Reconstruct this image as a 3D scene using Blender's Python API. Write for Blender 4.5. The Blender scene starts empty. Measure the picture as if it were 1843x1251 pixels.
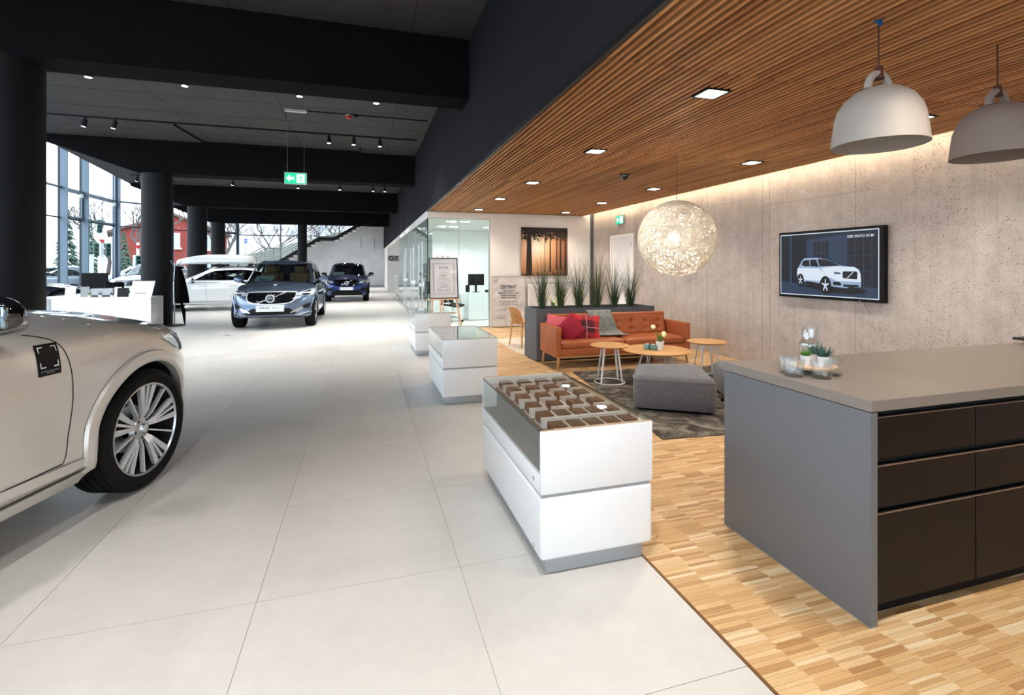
import bpy, bmesh, math, random
from math import sin, cos, pi, sqrt, atan2, radians as R
from mathutils import Vector, Matrix
from mathutils.bvhtree import BVHTree
from mathutils.geometry import delaunay_2d_cdt
random.seed(7)
SC = bpy.context.scene
COL = SC.collection

# ---------------------------------------------------------------- camera (level, lens shifted down), world, exposure
YAW = math.atan(266.5 / 892.0)
cam = bpy.data.cameras.new('camera')
cam.sensor_width = 36.0
cam.lens = 892.0 / 1843.0 * 36.0
cam.shift_y = -145.5 / 1843.0
cam.clip_start = 0.05
cam.clip_end = 400
camo = bpy.data.objects.new('camera', cam)
camo.location = (0, 0, 1.5)
camo.rotation_euler = (pi / 2, 0, -YAW)
COL.objects.link(camo)
SC.camera = camo

world = bpy.data.worlds.new('overcast_sky')
SC.world = world
world.use_nodes = True
nt = world.node_tree
bg = nt.nodes['Background']
tc = nt.nodes.new('ShaderNodeTexCoord')
sp = nt.nodes.new('ShaderNodeSeparateXYZ')
rp = nt.nodes.new('ShaderNodeValToRGB')
nt.links.new(tc.outputs['Generated'], sp.inputs[0])
nt.links.new(sp.outputs['Z'], rp.inputs[0])
rp.color_ramp.elements[0].color = (0.86, 0.93, 1.0, 1)
rp.color_ramp.elements[0].position = 0.0
rp.color_ramp.elements[1].color = (0.70, 0.84, 1.0, 1)
rp.color_ramp.elements[1].position = 1.0
nt.links.new(rp.outputs[0], bg.inputs[0])
bg.inputs[1].default_value = 2.6

vs = SC.view_settings
vs.view_transform = 'Standard'
vs.look = 'None'
vs.exposure = 1.0
vs.gamma = 1.0
vs.use_curve_mapping = False
cy = SC.cycles
cy.use_denoising = True
cy.max_bounces = 8
cy.diffuse_bounces = 4
cy.glossy_bounces = 4
cy.transmission_bounces = 6
cy.transparent_max_bounces = 16
cy.sample_clamp_indirect = 6.0
cy.caustics_reflective = False
cy.caustics_refractive = False
HALL_W = 245.0      # watt of a hall spot
LOUNGE_W = 47.0     # watt of a lounge downlight

# ---------------------------------------------------------------- materials
M = {}
def srgb(r, g, b):
    def f(c):
        c /= 255.0
        return c / 12.92 if c <= 0.04045 else ((c + 0.055) / 1.055) ** 2.4
    return (f(r), f(g), f(b), 1.0)

class NT:
    """small helper around a material's node tree"""
    def __init__(s, name):
        m = bpy.data.materials.new(name); m.use_nodes = True
        s.m = m; s.t = m.node_tree; s.b = s.t.nodes['Principled BSDF']; M[name] = m
        s.out = s.t.nodes['Material Output']
    def n(s, typ, **kw):
        nd = s.t.nodes.new('ShaderNode' + typ)
        for k, v in kw.items(): setattr(nd, k, v)
        return nd
    def l(s, a, b): s.t.links.new(a, b)
    def coord(s, kind='Object', scale=(1, 1, 1), rot=(0, 0, 0)):
        c = s.n('TexCoord'); mp = s.n('Mapping')
        mp.inputs['Scale'].default_value = scale; mp.inputs['Rotation'].default_value = rot
        if kind == 'World':
            g = s.n('NewGeometry'); s.l(g.outputs['Position'], mp.inputs[0])
        else: s.l(c.outputs[kind], mp.inputs[0])
        return mp.outputs[0]
    def noise(s, co, scale, detail=4, rough=0.5, dist=0.0):
        n = s.n('TexNoise'); n.inputs['Scale'].default_value = scale
        n.inputs['Detail'].default_value = detail; n.inputs['Roughness'].default_value = rough
        n.inputs['Distortion'].default_value = dist
        s.l(co, n.inputs['Vector']); return n.outputs['Fac']
    def ramp(s, fac, stops, interp='LINEAR'):
        r = s.n('ValToRGB'); cr = r.color_ramp; cr.interpolation = interp
        while len(cr.elements) < len(stops): cr.elements.new(0.5)
        for e, (p, c) in zip(cr.elements, stops): e.position = p; e.color = c if len(c) == 4 else (*c, 1)
        s.l(fac, r.inputs[0]); return r.outputs[0]
    def mix(s, fac, a, b, mode='MIX'):
        x = s.n('MixRGB'); x.blend_type = mode
        for i, v in ((0, fac), (1, a), (2, b)):
            if hasattr(v, 'links'): s.l(v, x.inputs[i])
            else: x.inputs[i].default_value = v
        return x.outputs[0]
    def math(s, op, a, b=0.0, c=None):
        x = s.n('Math'); x.operation = op
        for i, v in enumerate((a, b) if c is None else (a, b, c)):
            if hasattr(v, 'links'): s.l(v, x.inputs[i])
            else: x.inputs[i].default_value = v
        return x.outputs[0]
    def color(s, v): 
        if hasattr(v, 'links'): s.l(v, s.b.inputs['Base Color'])
        else: s.b.inputs['Base Color'].default_value = v
    def bump(s, h, strength=0.2, dist=0.01):
        b = s.n('Bump'); b.inputs['Strength'].default_value = strength; b.inputs['Distance'].default_value = dist
        s.l(h, b.inputs['Height']); s.l(b.outputs[0], s.b.inputs['Normal'])
    def set(s, **kw):
        names = dict(rough='Roughness', metal='Metallic', spec='Specular IOR Level', coat='Coat Weight', coatr='Coat Roughness',
                     ior='IOR', trans='Transmission Weight', alpha='Alpha', es='Emission Strength', sheen='Sheen Weight', sub='Subsurface Weight')
        for k, v in kw.items():
            if k == 'ec': s.b.inputs['Emission Color'].default_value = v
            else: s.b.inputs[names[k]].default_value = v
        return s

def plain(name, col, rough=0.5, metal=0.0, var=0.0, scale=8.0, bump=0.0, bscale=60.0, **kw):
    t = NT(name); t.set(rough=rough, metal=metal, **kw)
    if var or bump:
        co = t.coord('Object')
    if var:
        n = t.noise(co, scale, 5, 0.6)
        lo = tuple(c * (1 - var) for c in col[:3]); hi = tuple(min(1, c * (1 + var)) for c in col[:3])
        t.color(t.ramp(n, [(0.3, lo), (0.7, hi)]))
    else: t.color(col)
    if bump: t.bump(t.noise(co, bscale, 3, 0.6), bump, 0.004)
    return t.m

def emit(name, col, strength):
    t = NT(name); t.color((0, 0, 0, 1)); t.set(ec=col, es=strength, rough=0.5); return t.m

def pane_glass(name, tint, refl=1.0, rough=0.0, ior=1.5):
    """thin pane: transparent with a fresnel reflection"""
    t = NT(name); t.t.nodes.remove(t.b)
    tr = t.n('BsdfTransparent'); tr.inputs[0].default_value = tint
    gl = t.n('BsdfGlossy'); gl.inputs['Roughness'].default_value = rough; gl.inputs[0].default_value = (refl, refl, refl, 1)
    fr = t.n('Fresnel'); ge = t.n('NewGeometry')   # same reflectance from both faces of the pane
    t.l(t.math('MULTIPLY_ADD', ge.outputs['Backfacing'], 1.0 / ior - ior, ior), fr.inputs[0])
    mx = t.n('MixShader'); t.l(fr.outputs[0], mx.inputs[0]); t.l(tr.outputs[0], mx.inputs[1]); t.l(gl.outputs[0], mx.inputs[2])
    t.l(mx.outputs[0], t.out.inputs[0]); return t.m

def car_paint(name, col, metal=0.35, rough=0.32):
    t = NT(name); t.set(rough=rough, metal=metal, coat=1.0, coatr=0.03); co = t.coord('Object')
    n = t.noise(co, 900.0, 2, 0.5)
    t.color(t.ramp(n, [(0.3, tuple(c * 0.94 for c in col[:3])), (0.7, tuple(min(1, c * 1.05) for c in col[:3]))])); return t.m

def build_materials():
    # floor tiles: pale warm grey stoneware, each tile a little different
    t = NT('tile'); t.set(rough=0.33, spec=0.45); co = t.coord('World')
    n1 = t.noise(co, 0.9, 6, 0.62, 0.6); n2 = t.noise(co, 9.0, 5, 0.7)
    c1 = t.ramp(n1, [(0.25, srgb(211, 207, 200)), (0.75, srgb(230, 226, 220))])
    c2 = t.ramp(n2, [(0.2, (0.90, 0.90, 0.90)), (0.8, (1, 1, 1))])
    base = t.mix(1.0, c1, c2, 'MULTIPLY')
    oi = t.n('ObjectInfo'); v = t.ramp(oi.outputs['Random'], [(0, (0.96, 0.96, 0.96)), (1, (1, 1, 1))])
    t.color(t.mix(1.0, base, v, 'MULTIPLY'))
    t.l(t.math('MULTIPLY_ADD', n2, 0.22, 0.24), t.b.inputs['Roughness']); t.bump(n2, 0.03, 0.002)
    plain('grout', srgb(186, 181, 174), 0.8, var=0.08)
    # parquet strips
    t = NT('parquet'); t.set(rough=0.42, spec=0.4)
    oi = t.n('ObjectInfo'); g = t.n('NewGeometry')
    rnd = t.math('FRACT', t.math('ADD', t.math('MULTIPLY', oi.outputs['Random'], 7.31), g.outputs['Random Per Island']))
    co = t.coord('World', (3.0, 60.0, 1.0)); gr = t.noise(co, 3.0, 5, 0.65, 0.4)
    c = t.ramp(rnd, [(0.0, srgb(188, 142, 92)), (0.2, srgb(214, 172, 120)), (0.55, srgb(228, 188, 136)), (0.85, srgb(238, 206, 158)), (1.0, srgb(250, 230, 194))])
    gcol = t.ramp(gr, [(0.25, (0.80, 0.77, 0.72)), (0.7, (1, 1, 1))])
    big = t.ramp(t.noise(t.coord('World'), 0.8, 3), [(0.3, (0.92, 0.9, 0.88)), (0.7, (1, 1, 1))])
    t.color(t.mix(1.0, t.mix(1.0, c, gcol, 'MULTIPLY'), big, 'MULTIPLY'))
    t.bump(gr, 0.05, 0.002)
    plain('parquet_bed', srgb(96, 62, 30), 0.8)
    plain('edge_strip', srgb(120, 84, 46), 0.4, 0.3)
    # ceiling slats
    t = NT('slat_wood'); t.set(rough=0.5, spec=0.3); oi = t.n('ObjectInfo'); co = t.coord('World', (30, 1.5, 30))
    gr = t.noise(co, 3.0, 4, 0.6)
    c = t.ramp(oi.outputs['Random'], [(0, srgb(172, 116, 70)), (0.5, srgb(196, 140, 88)), (1, srgb(216, 160, 104))])
    t.color(t.mix(1.0, c, t.ramp(gr, [(0.25, (0.78, 0.76, 0.74)), (0.75, (1, 1, 1))]), 'MULTIPLY'))
    plain('slat_backing', srgb(28, 19, 13), 0.9, var=0.1)
    plain('dark_ceiling', srgb(60, 59, 59), 0.85, var=0.16, scale=1.4, bump=0.1, bscale=25)
    plain('beam_paint', srgb(23, 23, 24), 0.9, spec=0.05, var=0.14, scale=1.6, bump=0.12, bscale=30)
    plain('column_paint', srgb(22, 23, 25), 0.62, spec=0.25, var=0.10, scale=3, bump=0.06, bscale=40)
    plain('bulkhead_paint', srgb(36, 36, 39), 0.8, spec=0.12, var=0.05, scale=1.2, bump=0.04, bscale=60)
    plain('seam_dark', srgb(26, 26, 28), 0.9)
    plain('white_wall', srgb(242, 240, 237), 0.75, var=0.02, bump=0.03, bscale=120)
    plain('white_lacquer', srgb(240, 241, 242), 0.28, coat=0.3, coatr=0.1)
    plain('grey_plinth', srgb(166, 170, 174), 0.4, 0.3)
    plain('alu', srgb(196, 199, 202), 0.34, 0.85)
    plain('steel', srgb(180, 184, 188), 0.28, 0.95)
    plain('chrome', srgb(232, 234, 237), 0.2, 0.9)
    plain('black_metal', srgb(20, 20, 22), 0.45, 0.3)
    plain('black_plastic', srgb(12, 12, 13), 0.5, spec=0.2)
    plain('gloss_black', srgb(10, 10, 12), 0.06, coat=1.0, coatr=0.02)
    plain('rubber', srgb(14, 14, 14), 0.7, spec=0.2, var=0.1, scale=30, bump=0.15, bscale=220)
    plain('well_black', srgb(9, 9, 10), 0.9)
    plain('facade_metal', srgb(112, 128, 142), 0.5, 0.35, var=0.04)
    plain('facade_dark', srgb(52, 60, 68), 0.5, 0.3)
    # concrete wall with pores, stains and form lines
    t = NT('concrete'); t.set(rough=0.82, spec=0.25); co = t.coord('World')
    st = t.noise(co, 0.7, 6, 0.62, 0.5); md = t.noise(co, 5.0, 6, 0.7)
    base = t.ramp(st, [(0.30, srgb(166, 156, 150)), (0.5, srgb(192, 182, 176)), (0.70, srgb(214, 205, 199))])
    base = t.mix(0.35, base, t.ramp(md, [(0.3, srgb(160, 150, 142)), (0.7, srgb(222, 214, 206))]))
    wob = t.n('VectorMath'); wob.operation = 'ADD'; t.l(co, wob.inputs[0]); wn = t.n('TexNoise'); wn.inputs['Scale'].default_value = 60.0; t.l(co, wn.inputs['Vector'])
    ws = t.n('VectorMath'); ws.operation = 'SCALE'; t.l(wn.outputs['Color'], ws.inputs[0]); ws.inputs['Scale'].default_value = 0.02; t.l(ws.outputs[0], wob.inputs[1])
    vor = t.n('TexVoronoi'); vor.inputs['Scale'].default_value = 58.0; t.l(wob.outputs[0], vor.inputs['Vector'])
    big = t.noise(co, 2.2, 3, 0.5)
    thr = t.math('MULTIPLY_ADD', big, 0.42, 0.02)
    pit = t.math('LESS_THAN', vor.outputs['Distance'], thr)
    keep = t.n('TexWhiteNoise'); t.l(vor.outputs['Position'], keep.inputs['Vector'])
    pit = t.math('MULTIPLY', pit, t.math('GREATER_THAN', keep.outputs['Value'], 0.62))
    base = t.mix(pit, base, srgb(116, 94, 82))
    vor2 = t.n('TexVoronoi'); vor2.inputs['Scale'].default_value = 110.0; t.l(wob.outputs[0], vor2.inputs['Vector'])
    k2 = t.n('TexWhiteNoise'); t.l(vor2.outputs['Position'], k2.inputs['Vector'])
    pit2 = t.math('MULTIPLY', t.math('LESS_THAN', vor2.outputs['Distance'], 0.27), t.math('GREATER_THAN', k2.outputs['Value'], 0.55))
    base = t.mix(t.math('MULTIPLY', pit2, 0.8), base, srgb(116, 96, 85))
    # vertical runs
    run = t.noise(t.coord('World', (1, 6.0, 0.12)), 2.0, 4, 0.6)
    base = t.mix(0.35, base, t.mix(1.0, base, t.ramp(run, [(0.35, (0.74, 0.72, 0.70)), (0.6, (1, 1, 1))]), 'MULTIPLY'))
    t.color(base); t.bump(t.math('SUBTRACT', md, t.math('MULTIPLY', t.math('MAXIMUM', pit, pit2), 1.2)), 0.35, 0.006)
    plain('form_line', srgb(158, 147, 139), 0.9, var=0.12, scale=20)
    t = NT('white_concrete'); t.set(rough=0.85); co = t.coord('World'); n = t.noise(co, 1.2, 5, 0.6)
    t.color(t.ramp(n, [(0.3, srgb(222, 225, 228)), (0.7, srgb(240, 242, 243))])); t.bump(t.noise(co, 20, 4), 0.1, 0.01)
    # counter
    plain('counter_grey', srgb(106, 108, 112), 0.42, var=0.03, scale=60, bump=0.06, bscale=500)
    plain('counter_warm_lit', srgb(131, 122, 114), 0.4, var=0.03, scale=40, bump=0.05, bscale=500)  # counter grey with the warm lamp light mixed into the colour
    plain('counter_drawer', srgb(23, 17, 16), 0.42, 0.0, var=0.04, scale=60, spec=0.2)
    plain('drawer_edge', srgb(150, 128, 112), 0.35, 0.4)
    # glass
    pane_glass('clear_glass', (0.97, 0.985, 0.98, 1))
    pane_glass('office_glass', (0.90, 0.965, 0.95, 1), 1.0)
    pane_glass('facade_glass', (0.90, 0.95, 0.965, 1))
    pane_glass('case_glass', (0.95, 0.975, 0.965, 1), 1.0, 0.0, 1.7)
    pane_glass('tumbler_glass', (0.95, 0.965, 0.97, 1), 1.0, 0.0, 1.9)
    plain('bright_trim', srgb(226, 229, 233), 0.28, 0.35, coat=0.5)
    pane_glass('windscreen_glass', (0.42, 0.47, 0.47, 1), 1.0)
    pane_glass('car_glass', (0.30, 0.33, 0.34, 1), 1.0)
    pane_glass('privacy_glass', (0.035, 0.04, 0.045, 1), 1.0)
    plain('glass_edge', srgb(28, 74, 62), 0.15, coat=0.6)
    t = NT('thick_glass'); t.set(rough=0.02, trans=1.0, ior=1.45); t.color((0.97, 0.985, 0.985, 1))
    # soft goods
    t = NT('leather'); t.set(rough=0.45, spec=0.4); co = t.coord('Object')
    n = t.noise(co, 3.5, 4, 0.6); vo = t.n('TexVoronoi'); vo.inputs['Scale'].default_value = 260; t.l(co, vo.inputs['Vector'])
    t.color(t.ramp(n, [(0.3, srgb(160, 87, 50)), (0.7, srgb(176, 99, 59))])); t.bump(vo.outputs['Distance'], 0.12, 0.002)
    t = NT('felt_grey'); t.set(rough=0.95, sheen=0.3, spec=0.1); co = t.coord('Object', (1, 1, 1))
    w1 = t.n('TexWave'); w1.inputs['Scale'].default_value = 110; w1.inputs['Distortion'].default_value = 1.0; t.l(co, w1.inputs['Vector'])
    w2 = t.n('TexWave'); w2.bands_direction = 'Z'; w2.inputs['Scale'].default_value = 110; w2.inputs['Distortion'].default_value = 1.0; t.l(co, w2.inputs['Vector'])
    n = t.noise(t.coord('Object', (1, 1, 1)), 60, 4, 0.7)
    f = t.math('ADD', t.math('MULTIPLY', n, 0.7), t.math('MULTIPLY', t.math('ADD', w1.outputs['Fac'], w2.outputs['Fac']), 0.15))
    t.color(t.ramp(f, [(0.3, srgb(86, 86, 92)), (0.75, srgb(128, 126, 130))])); t.bump(f, 0.25, 0.003)
    t = NT('rug_grey'); t.set(rough=1.0, spec=0.05); co = t.coord('World')
    n = t.noise(co, 3.6, 4, 0.6, 1.6); n2 = t.noise(co, 70, 3, 0.7)
    c = t.ramp(n, [(0.36, srgb(76, 71, 66)), (0.5, srgb(112, 106, 99)), (0.64, srgb(160, 152, 142))])
    t.color(t.mix(1.0, c, t.ramp(n2, [(0.25, (0.7, 0.7, 0.7)), (0.7, (1, 1, 1))]), 'MULTIPLY')); t.bump(n2, 0.9, 0.012)
    t = NT('rug_cream'); t.set(rough=1.0, sheen=0.3, spec=0.05); co = t.coord('World')
    n = t.noise(co, 4.0, 4, 0.6, 1.0); n2 = t.noise(co, 110, 3, 0.6)
    t.color(t.ramp(n, [(0.3, srgb(214, 200, 178)), (0.7, srgb(236, 226, 208))])); t.bump(n2, 0.7, 0.01)
    t = NT('throw_grey'); t.set(rough=0.95, sheen=0.4); co = t.coord('Object'); n = t.noise(co, 9, 5, 0.6)
    t.color(t.ramp(n, [(0.3, srgb(104, 112, 110)), (0.7, srgb(140, 146, 142))])); t.bump(t.noise(co, 160, 3), 0.4, 0.003)
    plain('pillow_pink', srgb(214, 96, 104), 0.85, var=0.08, scale=20, bump=0.2, bscale=200)
    plain('pillow_red', srgb(150, 20, 48), 0.85, var=0.1, scale=20, bump=0.2, bscale=200)
    # plaid cushion
    t = NT('plaid'); t.set(rough=0.9, sheen=0.2); c = t.n('TexCoord'); s3 = t.n('SeparateXYZ'); t.l(c.outputs['Generated'], s3.inputs[0])
    def bands(sock):
        return t.ramp(sock, [(0.0, srgb(176, 28, 44)), (0.30, srgb(176, 28, 44)), (0.301, srgb(30, 18, 22)), (0.46, srgb(30, 18, 22)), (0.461, srgb(228, 190, 188)),
                             (0.49, srgb(228, 190, 188)), (0.491, srgb(92, 18, 34)), (0.74, srgb(92, 18, 34)), (0.741, srgb(200, 40, 52)), (1.0, srgb(120, 22, 36))], 'CONSTANT')
    t.color(t.mix(0.5, bands(s3.outputs['X']), bands(s3.outputs['Z']))); t.bump(t.noise(c.outputs['Object'], 200, 3), 0.3, 0.002)
    # woods
    for nm, a, b, sc in (('oak', srgb(196, 146, 92), srgb(222, 176, 122), (2, 26, 2)), ('oak_dark', srgb(168, 116, 66), srgb(196, 144, 92), (3, 3, 26)), ('beech', srgb(222, 180, 142), srgb(236, 200, 164), (12, 12, 2))):
        t = NT(nm); t.set(rough=0.45, spec=0.35); n = t.noise(t.coord('Object', sc), 3.0, 5, 0.6, 0.6)
        t.color(t.ramp(n, [(0.3, a), (0.7, b)])); t.bump(n, 0.04, 0.002)
    t = NT('walnut'); t.set(rough=0.5); n = t.noise(t.coord('World', (60, 5, 60)), 3.0, 4, 0.6)
    t.color(t.ramp(n, [(0.3, srgb(58, 44, 36)), (0.55, srgb(92, 72, 58)), (0.75, srgb(124, 100, 82))]))
    t = NT('slat_reflection'); t.set(rough=0.5); w = t.n('TexWave'); w.bands_direction = 'X'; w.inputs['Scale'].default_value = 9; w.inputs['Distortion'].default_value = 4.0  # unused; stripes copy the slat ceiling's reflection in the case glass
    w.inputs['Detail'].default_value = 3; t.l(t.coord('World', (1, 0.25, 1)), w.inputs['Vector'])
    t.color(t.ramp(w.outputs['Fac'], [(0.2, srgb(104, 78, 52)), (0.8, srgb(150, 120, 84))]))
    plain('felt_dark', srgb(92, 92, 92), 0.95, var=0.08, scale=60, bump=0.3, bscale=300)
    plain('white_plastic', srgb(246, 248, 248), 0.4)
    plain('white_wire', srgb(238, 238, 240), 0.35)
    plain('ceramic', srgb(238, 238, 236), 0.22, coat=0.4)
    plain('soil', srgb(60, 44, 32), 0.95, var=0.3, scale=60)
    plain('planter_grey', srgb(92, 95, 100), 0.6, var=0.04, scale=4)
    plain('grass_green', srgb(66, 88, 44), 0.6, var=0.35, scale=14)
    plain('grass_dark', srgb(38, 62, 34), 0.6, var=0.3, scale=14)
    plain('grass_olive', srgb(112, 112, 66), 0.6, var=0.25, scale=14)
    plain('leaf_green', srgb(92, 132, 52), 0.5, var=0.25, scale=30)
    plain('leaf_blue', srgb(58, 96, 88), 0.5, var=0.25, scale=40)
    plain('bloom', srgb(238, 240, 176), 0.7, var=0.12, scale=80, bump=0.6, bscale=150)
    plain('candle_glass', srgb(110, 150, 144), 0.2, var=0.3, scale=60)
    plain('lamp_grey', srgb(172, 165, 158), 0.55)
    plain('lamp_taupe', srgb(146, 134, 128), 0.6)
    plain('cord_brown', srgb(84, 44, 30), 0.6)
    plain('blue_tape', srgb(24, 92, 168), 0.5)
    t = NT('fibre'); t.set(rough=0.6, spec=0.2); t.color(srgb(250, 244, 232))
    t.b.inputs['Transmission Weight'].default_value = 0.0
    tl = t.n('BsdfTranslucent'); tl.inputs[0].default_value = srgb(252, 244, 230); ms = t.n('MixShader'); ms.inputs[0].default_value = 0.5
    t.l(t.b.outputs[0], ms.inputs[1]); t.l(tl.outputs[0], ms.inputs[2]); t.l(ms.outputs[0], t.out.inputs[0])
    emit('bulb', (1.0, 0.92, 0.8, 1), 40.0)
    emit('panel_warm', (1.0, 0.93, 0.84, 1), 14.0)
    emit('panel_cool', (0.95, 0.97, 1.0, 1), 14.0)
    emit('cove', (1.0, 0.80, 0.55, 1), 26.0)
    emit('exit_green', (0.0, 0.60, 0.30, 1), 0.7)
    emit('exit_white', (0.95, 1.0, 0.97, 1), 0.9)
    plain('alarm_red', srgb(196, 40, 36), 0.35)
    plain('frame_pale', srgb(206, 196, 186), 0.5)
    plain('paper', srgb(232, 230, 232), 0.8, var=0.02)
    plain('paper_line', srgb(150, 150, 156), 0.8)
    plain('print_dark', srgb(44, 46, 54), 0.8)
    plain('print_mid', srgb(110, 110, 118), 0.8)
    t = NT('marble_print'); t.set(rough=0.5, spec=0.4); n = t.noise(t.coord('Object'), 2.4, 6, 0.6, 1.5)
    t.color(t.ramp(n, [(0.35, srgb(196, 196, 202)), (0.6, srgb(228, 227, 230))]))
    plain('plate_white', srgb(236, 240, 242), 0.35)
    plain('seat_beige', srgb(186, 150, 112), 0.6)
    plain('seat_dark', srgb(34, 36, 40), 0.6)
    plain('seat_tan', srgb(190, 96, 40), 0.6)
    plain('sign_paper', srgb(196, 226, 222), 0.6)
    plain('red_plastic', srgb(190, 24, 24), 0.4)
    car_paint('paint_white', srgb(222, 218, 212), 0.4, 0.34)
    car_paint('paint_cool_white', srgb(236, 238, 238), 0.0, 0.3)
    car_paint('paint_grey_blue', srgb(104, 122, 150), 0.6, 0.3)
    car_paint('paint_blue', srgb(14, 48, 112), 0.45, 0.3)
    car_paint('paint_navy', srgb(20, 28, 46), 0.4, 0.3)
    car_paint('paint_silver', srgb(176, 184, 194), 0.6, 0.3)
    car_paint('paint_light_blue', srgb(112, 150, 200), 0.5, 0.3)
    t = NT('headlamp'); t.set(rough=0.15, metal=0.25, coat=1.0); t.color(srgb(218, 226, 234))
    plain('lamp_led', srgb(246, 248, 250), 0.15, 0.2, coat=1.0)
    plain('lamp_dark', srgb(44, 50, 58), 0.15, 0.5, coat=1.0)
    plain('mirror', srgb(150, 170, 180), 0.04, 1.0)
    plain('tail_red', srgb(150, 20, 20), 0.2, coat=1.0)
    plain('coat_cloth', srgb(11, 11, 12), 0.95, spec=0.1, bump=0.3, bscale=60)
    # outside
    plain('asphalt', srgb(150, 152, 154), 0.9, var=0.1, scale=2)
    t = NT('red_brick'); t.set(rough=0.85); br = t.n('TexBrick'); br.inputs['Scale'].default_value = 6.0; t.l(t.coord('Object', (1, 1, 1), (pi / 2, 0, 0)), br.inputs['Vector'])
    br.inputs['Color1'].default_value = srgb(150, 58, 48); br.inputs['Color2'].default_value = srgb(138, 50, 42); br.inputs['Mortar'].default_value = srgb(150, 92, 80); t.color(br.outputs['Color'])
    plain('roof_tile', srgb(110, 84, 78), 0.8, var=0.15, scale=5)
    plain('bark', srgb(98, 92, 88), 0.9, var=0.2, scale=10)
    plain('fir', srgb(74, 96, 80), 0.9, var=0.3, scale=3)
    plain('bank_green', srgb(84, 86, 70), 0.95, var=0.3, scale=1.5)
    plain('render_white', srgb(238, 238, 238), 0.8, var=0.02)
    plain('window_grey', srgb(196, 204, 212), 0.2)
    plain('signal_green', srgb(30, 90, 76), 0.5)
    plain('sign_red', srgb(190, 40, 44), 0.5)
    plain('sign_blue', srgb(26, 96, 190), 0.5)
    # screen content
    emit('screen_bg', srgb(22, 38, 62), 0.3)
    emit('screen_dark', srgb(12, 22, 40), 0.3)
    emit('screen_mid', srgb(44, 70, 104), 0.3)
    emit('screen_line', srgb(70, 100, 136), 0.3)
    emit('screen_white', srgb(214, 226, 240), 0.5)
    emit('screen_grey', srgb(150, 172, 202), 0.5)
    emit('screen_black', srgb(8, 12, 22), 0.3)
    plain('dark_screen', srgb(10, 10, 11), 0.35, spec=0.3)
build_materials()
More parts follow.
